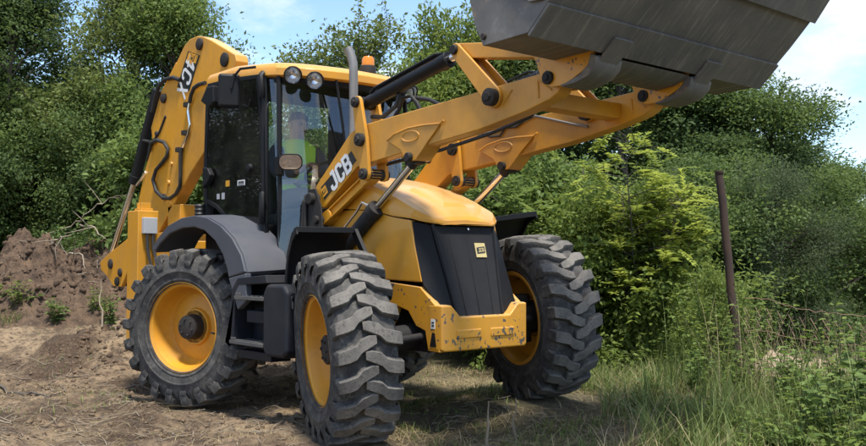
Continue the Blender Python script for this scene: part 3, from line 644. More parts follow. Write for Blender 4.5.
# beacon and exhaust
q = MB(); bx_ = QX(368, 76, .72); bx_.z = 3.085; T = Matrix.Translation(bx_)
q.lathe([(.0, -.02), (.075, -.02), (.075, .035), (.07, .05), (.0, .05)], 20, T, axis='Z'); be = part(q, 'beacon_base', 'dark_metal', cab, 0)
q = MB(); q.lathe([(.060, .05), (.058, .115), (.045, .138), (.0, .142)], 20, T, axis='Z'); part(q, 'beacon_lens', 'beacon_orange', be, 0)
q = MB(); ex = [(QX(353.5, y_, 1.34)) for y_ in (190, 128, 90, 72)]; q.tube(ex+[QX(353, 63, 1.335), QX(351, 55.5, 1.32), QX(348, 48, 1.30)], .038, 16, cap=False); q.tube(ex+[QX(353, 63, 1.335), QX(351, 55.5, 1.32), QX(348, 48.2, 1.30)], .033, 16); part(q, 'exhaust_pipe', 'exhaust_steel', BL, 0, smooth=60)
#@@LOADER
# ---- loader arms
arm_px = [(313, 199), (316, 186), (349.6, 134), (358, 126.5), (372, 122.3), (460, 97), (544, 72.4), (556, 71), (564, 80), (558, 92), (550, 99), (526, 111), (478, 130), (400, 153.5), (375.6, 161), (357, 167), (324, 208), (317, 207)]
AP = XZ(arm_px, -.55)
def pin(mb, p, y0, y1, r, n=16): mb.lathe([(0, y0), (r*.85, y0), (r, y0+.006 if y1 > y0 else y0-.006), (r, y1), (0, y1)], n, Matrix.Translation((p[0], 0, p[1])))
P = {k: XZ([v], -.55)[0] for k, v in dict(rear_top=(360.5, 103), rear_mid=(365.4, 140.3), rear_low=(368.6, 174.3), brk=(411.5, 157.5), fl_top=(457.5, 50.5), fl_mid=(495.8, 98), hinge=(554, 79), tiltp=(581.7, 48.5), armpiv=(317, 199), linklow=(322, 220)).items()}
def link_plate(a, b, w0, w1):                       # rounded bar between two points of the XZ plane
    a, b = Vector(a), Vector(b); d = (b-a).normalized(); n = Vector((-d.y, d.x)); out = []
    for k in range(7): t = math.pi*(k/6); out.append(a+n*w0*math.cos(t)-d*w0*math.sin(t))
    for k in range(7): t = math.pi*(k/6); out.append(b-n*w1*math.cos(t)+d*w1*math.sin(t))
    return [tuple(p) for p in out]
def bent_plate(a, m, b, w):
    a, m, b = Vector(a), Vector(m), Vector(b); l = link_plate(a, m, w, w*1.25)[:7]; r = link_plate(m, b, w*1.25, w)[7:]
    d1 = (m-a).normalized(); n1 = Vector((-d1.y, d1.x)); d2 = (b-m).normalized(); n2 = Vector((-d2.y, d2.x)); nn = (n1+n2).normalized()
    return [tuple(p) for p in l[::1]]+[tuple(m-nn*w*1.25)]+[tuple(p) for p in r]+[tuple(m+nn*w*1.25)]
for s in (-1, 1):
    # s = -1 right arm. sign flips for the left one
    Mx = (lambda q: q) if s < 0 else mirror
    q = MB(); q.prism(AP, -.55, -.43); arm = part(Mx(q), 'loader_arm', 'yellow_arm', bevel=.008)
    if s < 0:
        oY, d = -.551, -.004
    q = MB()                                         # lift bracket, welded on both faces
    bp = XZ([(388.5, 141), (396, 134.5), (410, 128.5), (425, 125.5), (441.5, 124), (437, 131), (429, 142), (422, 153), (417, 160), (410, 162), (405.5, 157), (402, 150)], -.55)
    q.prism(bp, -.566, -.414); bk = part(Mx(q), 'lift_bracket', 'yellow_arm', arm, .004)
    ring = [(p.x, p.z) for p in (Q(412+8.5*math.cos(a)*1.0, 136.5+5.2*math.sin(a)-3.4*math.cos(a)*.35, -.55) for a in np.linspace(0, 2*math.pi, 25))]
    for yy in ((-.567, -.413)): q = MB(); q.tube([(x, yy, z) for x, z in ring], .005, 6, cap=False); part(Mx(q), 'oval_bead', 'yellow_arm', bk, 0)
    for yy in (-.566, -.414): q = MB(); q.tube([(x, yy, z) for x, z in bp[:5]]+[(bp[4][0]+.04, yy, bp[4][1]+.02)], .007, 6); part(Mx(q), 'weld_bead', 'yellow_arm', bk, 0)
    for yy in (-.552, -.428):
        for a_, b_ in (((503, 104), (512, 90)), ((538, 80), (552, 90)), ((538, 81), (539, 98))):
            A_, B_ = XZ([a_, b_], -.55); q = MB(); q.tube([(A_[0], yy, A_[1]), (B_[0], yy, B_[1])], .007, 6); part(Mx(q), 'arm_weld', 'yellow_arm', arm, 0)
    # rear lever
    q = MB(); lv = bent_plate(P['rear_top'], P['rear_mid'], P['rear_low'], .052)
    q.prism(lv, -.592, -.562); q.prism(lv, -.418, -.388); part(Mx(q), 'rear_lever', 'yellow_arm', bevel=.004)
    for k, y0_, y1_, r_ in (('rear_mid', -.632, -.36, .052), ('rear_low', -.622, -.37, .045), ('rear_top', -.622, -.37, .042), ('fl_mid', -.632, -.36, .06), ('fl_top', -.60, -.38, .035), ('brk', -.60, -.38, .035), ('hinge', -.625, -.37, .042), ('tiltp', -.625, -.37, .045)):
        q = MB(); pin(q, P[k], y0_, y1_, r_)
        if r_ > .04: pin(q, P[k], y0_-.012, y1_+.012, r_*.55, 6)
        part(Mx(q), 'pivot_pin', 'dark_metal', BL, 0)
    # levelling link (channel)
    a_, b_ = Vector(P['rear_low']), Vector(P['linklow']); dd = (b_-a_).normalized(); nn = Vector((-dd.y, dd.x))
    q = MB()
    A2 = [a_+nn*.042+dd*.05, b_+nn*.042-dd*.03, b_-nn*.042-dd*.03, a_-nn*.042+dd*.05]
    q.prism([tuple(p) for p in A2], -.52, -.50)
    for sg in (-1, 1):
        e = [a_+nn*sg*.042+dd*.05, b_+nn*sg*.042-dd*.03, b_+nn*sg*.031-dd*.03, a_+nn*sg*.031+dd*.05]; q.prism([tuple(p) for p in e], -.545, -.502)
    q.prism(link_plate(a_, a_+dd*.08, .045, .045), -.55, -.45); q.prism(link_plate(b_, b_-dd*.08, .045, .045), -.55, -.45)
    part(Mx(q), 'levelling_link', 'yellow_arm', bevel=.003)
    # tower that carries arm and link
    q = MB(); q.prism([(1.02, 1.05), (1.08, 1.75), (1.15, 1.90), (1.25, 1.90), (1.33, 1.75), (1.36, 1.55), (1.45, 1.05)], -.60, -.585); q.prism([(1.02, 1.05), (1.08, 1.75), (1.15, 1.90), (1.25, 1.90), (1.33, 1.75), (1.36, 1.55), (1.45, 1.05)], -.425, -.41)
    pin(q, P['armpiv'], -.64, -.39, .05); pin(q, P['linklow'], -.63, -.39, .035); q.tube([(1.10, -.61, 1.8), (1.09, -.62, 1.6), (1.07, -.62, 1.3)], .018, 6); q.tube([(1.13, -.615, 1.8), (1.13, -.62, 1.55), (1.12, -.62, 1.3)], .018, 6); part(Mx(q), 'loader_tower', 'dark_metal', bevel=.004)
    # lift ram
    a_ = Vector((P['brk'][0], -.49, P['brk'][1])); b_ = Vector((1.47, -.49, 1.38)); dd = (b_-a_).normalized(); ln = (b_-a_).length
    q = MB(); q.cyl(a_+dd*.62, b_, .062, 18); q.cyl(a_+dd*.60, a_+dd*.68, .070, 18); lr = part(Mx(q), 'lift_ram', 'dark_metal', bevel=.004)
    q = MB(); q.cyl(a_, a_+dd*.65, .030, 16); part(Mx(q), 'ram_rod', 'chrome', lr, 0)
    q = MB(); q.cyl(a_+Vector((0, -.045, 0)), a_+Vector((0, .045, 0)), .05, 16); q.cyl(a_, a_+dd*.09, .04, 12); part(Mx(q), 'rod_eye', 'dark_metal', lr, 0)
    q = MB(); q.tube([a_+dd*.66+Vector((.0, -.05, .05)), a_+dd*.70+Vector((-.05, -.05, .10)), a_+dd*.80+Vector((-.05, -.04, .09)), b_+Vector((-.04, -.04, .09))], .011, 6); part(Mx(q), 'ram_pipe', 'chrome', lr, 0)
    # tilt ram
    a_ = Vector((P['rear_top'][0], -.49, P['rear_top'][1])); b_ = Vector((P['fl_top'][0], -.49, P['fl_top'][1])); dd = (b_-a_).normalized(); ln = (b_-a_).length
    q = MB(); q.cyl(a_+dd*.04, b_-dd*.17, .052, 18); q.cyl(b_-dd*.24, b_-dd*.15, .060, 18); q.cyl(a_+Vector((0, -.05, 0)), a_+Vector((0, .05, 0)), .05, 14); tr_ = part(Mx(q), 'tilt_ram', 'black_paint', bevel=.004)
    q = MB(); q.cyl(b_-dd*.2, b_, .03, 14); part(Mx(q), 'ram_rod', 'chrome', tr_, 0)
    nz = Vector((-dd.z, 0, dd.x)); q = MB()
    for o_y, o_n in ((-.03, .072), (.02, .08)):
        q.tube([a_+dd*.10+nz*.05+Vector((0, o_y, 0)), a_+dd*.16+nz*o_n+Vector((0, o_y, 0)), b_-dd*.26+nz*o_n+Vector((0, o_y, 0)), b_-dd*.19+nz*.05+Vector((0, o_y, 0))], .012, 6)
    part(Mx(q), 'ram_pipe', 'black_paint', tr_, 0)
    # front lever and bucket link
    lv = link_plate(P['fl_top'], P['fl_mid'], .048, .07); q = MB(); q.prism(lv, -.578, -.554); q.prism(lv, -.426, -.402); q.box(-.02, .02, -.55, -.43, -.22, .22, Matrix.Translation(((P['fl_top'][0]+P['fl_mid'][0])/2, 0, (P['fl_top'][1]+P['fl_mid'][1])/2)) @ Matrix.Rotation(math.atan2(P['fl_mid'][0]-P['fl_top'][0], P['fl_top'][1]-P['fl_mid'][1])*-1, 4, 'Y'))
    part(Mx(q), 'front_lever', 'yellow_arm', bevel=.004)
    q = MB(); q.prism(link_plate(P['fl_top'], P['tiltp'], .052, .052), -.545, -.435); part(Mx(q), 'bucket_link', 'yellow_arm', bevel=.006)
    # hitch plates
    hp = XZ([(546, 33), (596, 42), (599, 54), (594, 67), (570, 86), (556, 88), (546, 78), (534, 45)], -.55)
    q = MB(); q.prism(hp, -.60, -.575); q.prism(hp, -.405, -.38); hq = part(Mx(q), 'hitch_plate', 'yellow_specked', bevel=.004)
    hk = XZ([(597, 54), (604, 58), (602, 67), (594, 77), (582, 84), (568, 88), (566, 86), (572, 84), (585, 76), (594, 66)], -.55)
    q = MB(); q.prism(hk, -.612, -.37); part(Mx(q), 'hitch_hook', 'bucket_steel', hq, .006)
    if s < 0:
        dpx = [(321.0, 187.5), (351.5, 151), (356.5, 160.5), (324.5, 200)]
        pts = [Q(a, b, -.5515) for a, b in dpx]; q = MB(); q.ngon(pts, (0, -.002, 0)); dec = part(q, 'arm_decal', 'decal_black', arm, 0)
        c = (pts[0]+pts[1]+pts[2]+pts[3])/4; ux = ((pts[1]-pts[0])+(pts[2]-pts[3])).normalized(); uy = Vector((-ux.z, 0, ux.x))
        plate_text('JCB', c+ux*.035+Vector((0, -.0036, 0)), ux, uy, .135, 'decal_white', dec, 'decal_letter', .0015, .115)
        cc = c-ux*.225; q = MB()
        quad_panel(q, cc+Vector((0, -.0036, 0)), ux, uy, .075, .075, .001); yo = part(q, 'decal_square', 'decal_yellow', dec, 0)
        q = MB(); quad_panel(q, cc+Vector((0, -.0052, 0)), ux, uy, .056, .032, .001); part(q, 'decal_square_print', 'decal_black', yo, 0)
        plate_text('JCB', cc+Vector((0, -.0066, 0)), ux, uy, .018, 'decal_yellow', yo, 'square_letter', .0008, .10)
        # hydraulic hose tied under the arm
        q = MB()
        for oy, oz in ((-.40, .0), (-.385, .014)):
            q.tube([(1.95, oy, 2.06+oz), (2.6, oy, 2.12+oz), (3.1, oy, 2.19+oz), (3.5, oy, 2.27+oz)], .009, 6)
        part(q, 'hydraulic_pipe', 'rubber_hose', arm, 0)
    else:
        q = MB(); A_ = [Q(a, b, .42) for a, b in ((478, 135), (497, 131), (521, 123), (535, 116), (545, 118), (572, 124), (588, 127))]
        q.tube(A_, .010, 6); part(q, 'hydraulic_pipe', 'exhaust_steel', arm, 0)
        q = MB(); A_ = [Q(a, b, .415) for a, b in ((477, 131), (490, 137), (500, 136), (505, 128), (516, 127), (528, 118), (534, 114))]; q.tube(A_, .009, 6); part(q, 'hydraulic_hose', 'rubber_hose', arm, 0)
q = MB()
for pts in ([(372, 117, -.5), (383, 117, -.5), (396, 106, -.5), (399, 96, -.48), (394, 90, -.48), (384, 90, -.47), (376, 95, -.47)], [(395, 117, -.42), (400, 108, -.42), (403, 98, -.42), (411, 96, -.4), (417, 103, -.4), (420, 110, -.4)], [(417, 98, -.38), (430, 100, -.38), (442, 106, -.38)]):
    q.tube([Q(*p) for p in pts], .017, 8)
part(q, 'ram_hose', 'rubber_hose', BL, 0, smooth=60)
q = MB(); q.box(3.45, 3.6, -.43, .43, 2.33, 2.44); part(q, 'arm_cross_beam', 'yellow_arm', bevel=.004)
# ---- bucket
prof = [(5.02, 3.50), (4.64, 2.99), (4.475, 2.815), (4.37, 2.714), (4.226, 2.574), (3.872, 2.560), (3.80, 2.70), (3.735, 2.93), (3.70, 3.25), (3.72, 3.62)]
def thick(prof, t):
    out = []
    for i, p in enumerate(prof):
        a = Vector(prof[max(i-1, 0)]); b = Vector(prof[min(i+1, len(prof)-1)]); d = (b-a).normalized(); n = Vector((d.y, -d.x)); out.append((p[0]+n.x*t, p[1]+n.y*t))
    return out
inn = thick(prof, .022); BWH = 1.205
q = MB(); q.loft([[(x, -BWH, z) for x, z in prof+inn[::-1]], [(x, BWH, z) for x, z in prof+inn[::-1]]]); bucket = part(q, 'bucket', 'bucket_steel', bevel=.004, smooth=30)
for s in (-1, 1):
    sp = [(3.872, 2.558), (4.226, 2.572), (4.37, 2.712), (4.475, 2.813), (4.64, 2.988), (5.0, 3.47), (4.6, 3.66), (3.72, 3.66), (3.70, 3.25), (3.735, 2.93), (3.80, 2.70)]
    q = MB(); q.prism(sp, -BWH-.014, -BWH+.012); cl = MB(); cl.prism([(4.255, 2.735), (4.35, 2.728), (4.46, 2.835), (4.62, 3.00), (4.98, 3.49), (4.3, 3.6), (4.03, 3.0), (4.19, 2.775)], -BWH-.034, -BWH-.0165)
    bt = MB(); pin(bt, XZ([(486, 37)], -BWH)[0], -BWH-.03, -BWH, .02)
    if s > 0: q, cl, bt = mirror(q), mirror(cl), mirror(bt)
    part(q, 'bucket_side_plate', 'bucket_steel', bucket, .004); part(cl, 'clam_side_plate', 'bucket_steel', bucket, .004); part(bt, 'clam_pin', 'dark_metal', bucket, 0)
def strip(p0, p1, off0, off1, y0, y1):             # plate lying on the outside of the profile
    a, b = Vector(p0), Vector(p1); d = (b-a).normalized(); n = Vector((d.y, -d.x))
    if n.y > 0: n = -n
    m_ = MB(); m_.prism([tuple(a+n*off0), tuple(b+n*off0), tuple(b+n*off1), tuple(a+n*off1)], y0, y1); return m_
q = strip((4.218, 2.566), (4.372, 2.716), .002, .022, -BWH-.012, BWH+.012); part(q, 'wear_strip', 'bucket_steel', bucket, .003)
q = strip((4.625, 2.972), (5.06, 3.552), .002, .028, -BWH-.015, BWH+.03); part(q, 'cutting_edge', 'bucket_steel', bucket, .003)
for y0 in (-.58, .40):
    q = strip((4.165, 2.514), (4.31, 2.655), .024, .044, y0, y0+.17); q.prism([(4.20, 2.50), (4.215, 2.545), (4.12, 2.55), (4.06, 2.51), (4.12, 2.47)], y0, y0+.17)
    part(q, 'mounting_pad', 'bucket_steel', bucket, .004)
q = MB(); q.prism([(4.21, 2.548), (3.90, 2.545), (3.88, 2.51), (3.95, 2.475), (4.10, 2.49), (4.19, 2.53)], -.36, .37); part(q, 'rear_beam', 'bucket_steel', bucket, .01)
#@@BACKHOE
# ---- backhoe boom at the rear
YB = -.40
boom_px = [(197, 36), (203, 36.5), (211, 40), (235, 54.5), (236.5, 61), (225, 100), (204, 152), (190, 174), (158, 233), (146, 226), (136, 212), (145, 168), (157, 130), (162, 93), (184, 46), (190, 39)]
q = MB(); q.prism(XZ(boom_px, YB), YB, YB+.14); boom = part(q, 'boom', 'yellow_arm', bevel=.012)
q = MB(); q.prism(XZ([(160, 94), (167, 91), (178, 66), (175, 62), (160, 92), (150, 128), (152, 142), (158, 138)], YB), YB+.01, YB+.13); part(q, 'boom_rear_flange', 'yellow_arm', boom, .008)
for (px, py, r_) in ((200.5, 44.5, .062), (225.5, 60, .072), (164.5, 98.5, .055), (158, 134, .03), (165, 197, .035)): q = MB(); pin(q, XZ([(px, py)], YB)[0], YB-.03, YB+.17, r_); part(q, 'boom_pin', 'dark_metal', boom, 0)
for (px, py, r_) in ((170, 205, .025), (169, 183, .03), (172, 164, .022)): q = MB(); pin(q, XZ([(px, py)], YB)[0], YB-.02, YB+.02, r_); part(q, 'boom_boss', 'yellow_arm', boom, 0)
pts = [Q(a, b, YB-.0015) for a, b in ((188.2, 51.2), (200.0, 55.6), (189.2, 91.2), (177.3, 87.0))]
q = MB(); q.ngon(pts, (0, -.002, 0)); dec = part(q, 'boom_decal', 'decal_black', boom, 0)
ux = ((pts[3]-pts[0])+(pts[2]-pts[1])).normalized(); uy = ((pts[1]-pts[0])+(pts[2]-pts[3])).normalized(); c = sum(pts, Vector())/4
Lh = ((pts[3]-pts[0]).length); Wd = (pts[1]-pts[0]).length
plate_text('4CX', c+ux*Lh*.145+Vector((0, -.0036, 0)), ux, uy, Wd*.68, 'decal_white', dec, 'decal_letter', .0015, .085)
q = MB(); cc = c-ux*Lh*.365; quad_panel(q, cc+Vector((0, -.0036, 0)), ux, uy, Lh*.22, Wd*.8, .001); yq = part(q, 'decal_square', 'decal_yellow', dec, 0)
q = MB(); quad_panel(q, cc+Vector((0, -.0052, 0)), ux, uy, Lh*.17, Wd*.34, .001); part(q, 'decal_square_print', 'decal_black', yq, 0)
plate_text('JCB', cc+Vector((0, -.0066, 0)), ux, uy, Wd*.2, 'decal_yellow', yq, 'square_letter', .0008, .10)
q = MB(); q.tube([Q(a, b, YB-.03) for a, b in ((205, 83), (199, 84.5), (194, 88), (191, 95), (189.5, 103))], .022, 8); q.tube([Q(a, b, YB-.03) for a, b in ((181.5, 148), (180.5, 155), (180.5, 175), (180, 186), (176, 194), (170, 198.5), (163, 198), (156, 191), (153, 180), (156, 170), (162, 163), (167, 156), (168, 149), (164, 142.5), (157, 140), (151, 143), (149.5, 151))], .021, 8)
q.tube([Q(a, b, YB-.02) for a, b in ((180, 80), (173, 77.5), (165, 79.5), (159, 86), (155.5, 96), (152, 112))], .022, 8); q.tube([Q(a, b, YB) for a, b in ((166, 116), (160, 132), (153, 142), (147, 160))], .018, 8); q.tube([Q(a, b, YB+.05) for a, b in ((150, 142), (141, 140), (138, 150), (140, 158))], .018, 8)
part(q, 'hydraulic_hose', 'rubber_hose', boom, 0, smooth=60)
q = MB(); q.tube([Q(a, b, YB-.025) for a, b in ((189.5, 103), (188, 112), (190, 125), (188, 134), (185, 141), (181.5, 149))], .013, 8); part(q, 'hydraulic_pipe', 'chrome', boom, 0)
for a, b in ((189, 105), (187, 133), (181, 150)):
    q = MB(); c = Q(a, b, YB); q.box(c.x-.04, c.x+.04, YB-.05, YB-.001, c.z-.025, c.z+.025); part(q, 'hose_clamp', 'dark_metal', boom, .004)
a_, b_, c_ = Q(158, 90, YB+.12), Q(134.5, 182, YB+.06), Q(112, 252, YB-.02)
q = MB(); q.cyl(a_, b_, .062, 18); q.cyl(b_-(b_-a_).normalized()*.08, b_+(b_-a_).normalized()*.02, .072, 18); rm = part(q, 'boom_ram', 'black_paint', bevel=.004)
q = MB(); q.cyl(b_, c_, .038, 14); part(q, 'ram_rod', 'chrome', rm, 0)
q = MB(); q.tube([Q(146, 172, YB), Q(141, 180, YB), Q(137, 185, YB)], .02, 8); part(q, 'ram_fitting', 'chrome', rm, 0)
# slew bracket with pin holes
bp = XZ([(100, 262), (107, 255), (128, 238), (134, 244), (130, 262), (128, 270), (121, 287), (113, 286), (107, 276), (101, 270)], YB-.08)
q = MB(); q.prism(bp, YB-.08, YB-.03); q.prism(bp, YB+.25, YB+.30); q.prism(XZ([(128, 238), (160, 232), (170, 260), (150, 290), (124, 280), (126, 262)], YB-.05), YB-.02, YB+.24); sb = part(q, 'slew_bracket', 'yellow', bevel=.008)
for a, b, r_ in ((111, 264, .06), (120.5, 272.5, .05), (117.5, 281.5, .055)): q = MB(); pin(q, XZ([(a, b)], YB-.08)[0], YB-.10, YB+.32, r_); part(q, 'bracket_pin', 'dark_metal', sb, 0)
q = MB(); q.box(-1.75, -1.25, -.55, .05, .45, 1.5); q.box(-1.9, -1.6, -.40, -.05, .9, 1.9); part(q, 'kingpost', 'yellow', bevel=.01)
q = MB(); q.box(-1.37, -1.2, -1.05, 1.05, .50, .78); q.box(-1.37, -1.2, -1.05, 1.05, 1.0, 1.16); part(q, 'rear_frame', 'yellow', bevel=.008)
for s in (-1, 1):
    q = MB(); q.box(-1.385, -1.135, -1.075, -.86, .50, 1.79); il = MB(); il.box(-1.35, -1.17, -1.04, -.90, .46, .6); ft = MB(); ft.loft([[(-1.36, -1.06, .41), (-1.16, -1.06, .41), (-1.16, -.88, .41), (-1.36, -.88, .41)], [(-1.34, -1.04, .47), (-1.18, -1.04, .47), (-1.18, -.90, .47), (-1.34, -.90, .47)]])
    cp = MB(); cp.box(-1.33, -1.18, -1.03, -.90, 1.79, 1.815); cp.box(-1.30, -1.27, -1.02, -.92, 1.815, 1.87); cp.box(-1.22, -1.19, -1.02, -.92, 1.815, 1.87)
    vb = MB(); vb.box(-1.134, -1.07, -1.04, -.90, 1.56, 1.72)
    hs = MB()
    for k in (0, 1): hs.tube([(-1.09, -1.0+k*.06, 1.57), (-1.07, -1.0+k*.06, 1.40), (-1.04+k*.05, -.98+k*.05, 1.25), (-.95+k*.06, -.9+k*.05, 1.12), (-.85, -.8, 1.0)], .016, 6)
    if s > 0: q, il, ft, cp, vb, hs = [mirror(t_) for t_ in (q, il, ft, cp, vb, hs)]
    so = part(q, 'stabiliser_leg', 'yellow', bevel=.008); part(il, 'inner_leg', 'dark_metal', so, .004); part(ft, 'foot_pad', 'dark_metal', so, .004); part(cp, 'leg_cap', 'yellow', so, .003); part(vb, 'valve_block', 'white_plastic', so, .006); part(hs, 'valve_hose', 'rubber_hose', so, 0)

#@@FLORA
# ================================================================== VEGETATION
rng = np.random.default_rng(7)
def unit(v): return v/np.maximum(1e-9, np.linalg.norm(v, axis=-1, keepdims=True))
def leaf_quads(C, D, Nn, ln, wd, tint):
    """leaf diamonds: base C, direction D, face normal Nn, length, width"""
    S = unit(np.cross(D, Nn)); Nn = np.cross(S, D); ln = ln[:, None]; wd = wd[:, None]
    a = C; b = C+D*ln*.42+S*wd*.5+Nn*wd*.12; c = C+D*ln-Nn*ln*.12; d = C+D*ln*.42-S*wd*.5+Nn*wd*.12
    V = np.stack([a, b, c, d], 1).reshape(-1, 3); F = np.arange(len(V)).reshape(-1, 4); return V, F, tint
def clusters(tips, out, per, spread, size, aspect, rs, up=.55, gather=None):
    n = len(tips); k = n*per; idx = np.repeat(np.arange(n), per)
    off = rs.normal(size=(k, 3))*np.array([1, 1, .75])*spread[idx][:, None] if isinstance(spread, np.ndarray) else rs.normal(size=(k, 3))*np.array([1, 1, .75])*spread
    C = tips[idx]+off
    D = unit(rs.normal(size=(k, 3))*.8+out[idx]*.6+unit(off)*.5+np.array([0, 0, -.25])); Nn = unit(rs.normal(size=(k, 3))*.55+np.array([0, 0, up])+out[idx]*.35)
    ln = size*rs.uniform(.65, 1.35, k); ct = rs.uniform(0, 1, n)[idx]
    tint = np.clip(.55*ct+.45*rs.uniform(0, 1, k), 0, .92); return leaf_quads(C, D, Nn, ln, ln*aspect*rs.uniform(.8, 1.2, k), tint)
def n3(p, s, seed): return (vnoise(p[:, 0]*s+p[:, 2]*s*.7, p[:, 1]*s-p[:, 2]*s*.6, seed)+vnoise(p[:, 1]*s+31, p[:, 2]*s, seed+5)+vnoise(p[:, 2]*s+7, p[:, 0]*s+3, seed+9))/3
def prof_tree(t): return np.clip(np.sin(np.pi*np.clip(t, 0, 1)**.75)**.6, 0.05, 1)
def prof_bush(t): return np.clip(np.sqrt(np.clip(1-t**2.2, 0, 1)), 0.05, 1)
def crown_protos(seed, H, Rr, z0, ntips, per, size, aspect, spread, prof, gap=.40, shoots=40):
    rs = np.random.default_rng(seed); P_ = []
    cand = 0
    while len(P_) < ntips and cand < 60:
        cand += 1; t = rs.uniform(0, 1, 600); th = rs.uniform(0, 2*np.pi, 600); lob = .72+.42*vnoise(np.cos(th)*1.6+5, t*4+np.sin(th)*1.6, seed)
        r = Rr*prof(t)*lob*np.sqrt(rs.uniform(.12, 1, 600)); p = np.stack([np.cos(th)*r, np.sin(th)*r, z0+t*(H-z0)], 1)
        P_ += list(p[n3(p, 1.1*5/H+.25, seed) > gap])
    ncl = max(12, ntips//9); cc_ = np.array(P_[:ncl]); cr_ = .30*Rr*rs.uniform(.6, 1.15, ncl); ti = rs.integers(0, ncl, ntips); off_ = unit(rs.normal(size=(ntips, 3)))*np.cbrt(rs.uniform(.15, 1, ntips))[:, None]; tips = cc_[ti]+off_*cr_[ti][:, None]*np.array([1.15, 1.15, .7]); tips[:, 2] = np.maximum(tips[:, 2], z0*.6+.05); cen = np.array([0, 0, z0+(H-z0)*.42]); out = unit((tips-cen)*np.array([1, 1, .8]))
    V, F, T = clusters(tips, out, per, spread, size, aspect, rs)
    Vs, Fs, Ts = [V], [F], [T]; nb = len(V)
    # outward shoots with leaves along them
    sel = rs.choice(len(tips), min(shoots, len(tips)), replace=False); sel = [k for k in sel if np.hypot(tips[k, 0], tips[k, 1]) > Rr*.35 or tips[k, 2] > H*.75]
    shoot_lines = []
    for k in sel:
        d = unit(out[k]*.8+rs.normal(size=3)*.3+np.array([0, 0, .55])); L_ = rs.uniform(.35, .9)*H/6; pts = tips[k]+d*np.linspace(0, L_, 9)[:, None]; shoot_lines.append((pts[0], pts[-1]))
        v, f, t_ = clusters(pts, np.repeat(d[None], 9, 0), max(6, per//14), spread*.30, size, aspect, rs); Vs.append(v); Fs.append(f+nb); Ts.append(t_); nb += len(v)
    # wood
    mb = MB(); top = H*.86; lean = rs.normal(size=2)*.03*H; tp = []
    for k in range(8): q = k/7; tp.append((lean[0]*q+rs.normal()*.012*H*q, lean[1]*q+rs.normal()*.012*H*q, top*q-.05))
    r0 = .016*H; mb.tube(tp, [r0*(1-.82*k/7) for k in range(8)], 8)
    for b in range(22):
        k = rs.integers(len(tips)); e = tips[k]; zq = max(.06*H, min(top*.92, e[2]-rs.uniform(.15, .45)*np.hypot(e[0], e[1])-.05*H)); q = zq/top; s_ = np.array([lean[0]*q, lean[1]*q, zq]); mid = s_+(e-s_)*.5+np.array([0, 0, .06*H])+rs.normal(size=3)*.02*H
        rb = r0*(1-.82*q)*.5; mb.tube([s_, s_+(mid-s_)*.5, mid, e], [rb, rb*.8, rb*.6, rb*.2], 6)
        for c_ in range(3):
            e2 = tips[rs.integers(len(tips))]
            if np.linalg.norm(e2-mid) < H*.28: mb.tube([mid, (mid+e2)/2+rs.normal(size=3)*.02*H, e2], [rb*.4, rb*.3, rb*.12], 5)
    for a_, b_ in shoot_lines: q = min(.9, max(.1, (a_[2]-.12*H)/top)); mb.tube([(lean[0]*q, lean[1]*q, top*q), (np.array([lean[0]*q, lean[1]*q, top*q])+a_)/2+np.array([0, 0, .03*H]), a_, b_], [r0*.2, r0*.16, r0*.1, r0*.04], 4)
    wood = mb.build('trunk', 'bark', None, smooth=60); wm = wood.data; bpy.data.objects.remove(wood)
    return np.concatenate(Vs), np.concatenate(Fs), np.concatenate(Ts), wm
PROTO = {}
def proto(key, leafm, *a, **k):
    V, F, T, wm = crown_protos(*a, **k); cm = mesh_np('', V, F, leafm, tint=T); PROTO[key] = (cm, wm)
proto('tree_a', 'leaf_mid', 11, 6.0, 2.1, .5, 520, 105, .085, .55, .20, prof_tree)
proto('tree_b', 'leaf_dark', 12, 6.0, 2.2, .3, 600, 105, .078, .60, .19, prof_tree, gap=.38)
proto('tree_c', 'leaf_mid', 13, 6.0, 1.7, .8, 420, 85, .095, .45, .20, prof_tree, gap=.44, shoots=110)
proto('tree_d', 'leaf_light', 14, 6.0, 1.9, .6, 420, 75, .12, .45, .22, prof_tree, gap=.42, shoots=100)
proto('bush_a', 'leaf_dark', 21, 3.0, 1.6, .05, 420, 120, .055, .6, .14, prof_bush, gap=.36)
proto('bush_b', 'leaf_light', 22, 2.4, 1.2, .05, 230, 75, .075, .5, .17, prof_bush, gap=.38, shoots=60)
proto('bush_c', 'leaf_mid', 23, 2.6, 1.3, .05, 260, 85, .085, .5, .18, prof_bush, gap=.38, shoots=60)
proto('bush_grey', 'leaf_grey', 24, 3.0, 1.3, .2, 260, 130, .055, .26, .18, prof_tree, gap=.40, shoots=90)
def plant(key, name, px, depth, H, W, label, cat, group, h0=6.0, w0=2.0, rz=None, leafm=None):
    x, y = at(px, depth); z = gz(x, y)-.05; cm, wm = PROTO[key]
    e = empty(name, (x, y, z), rng.uniform(0, 6.28) if rz is None else rz); e.scale = (W/w0, W/w0, H/h0); tag(e, label, cat, group)
    for nm, me in (('trunk', wm), ('crown', cm)):
        o = bpy.data.objects.new(nm, me); col.objects.link(o); o.parent = e
        if leafm and nm == 'crown': o.material_slots[0].link = 'OBJECT'; o.material_slots[0].material = MATS[leafm]
    return e
G1 = 'trees behind the machine'; G2 = 'shrubs in front of the trees'
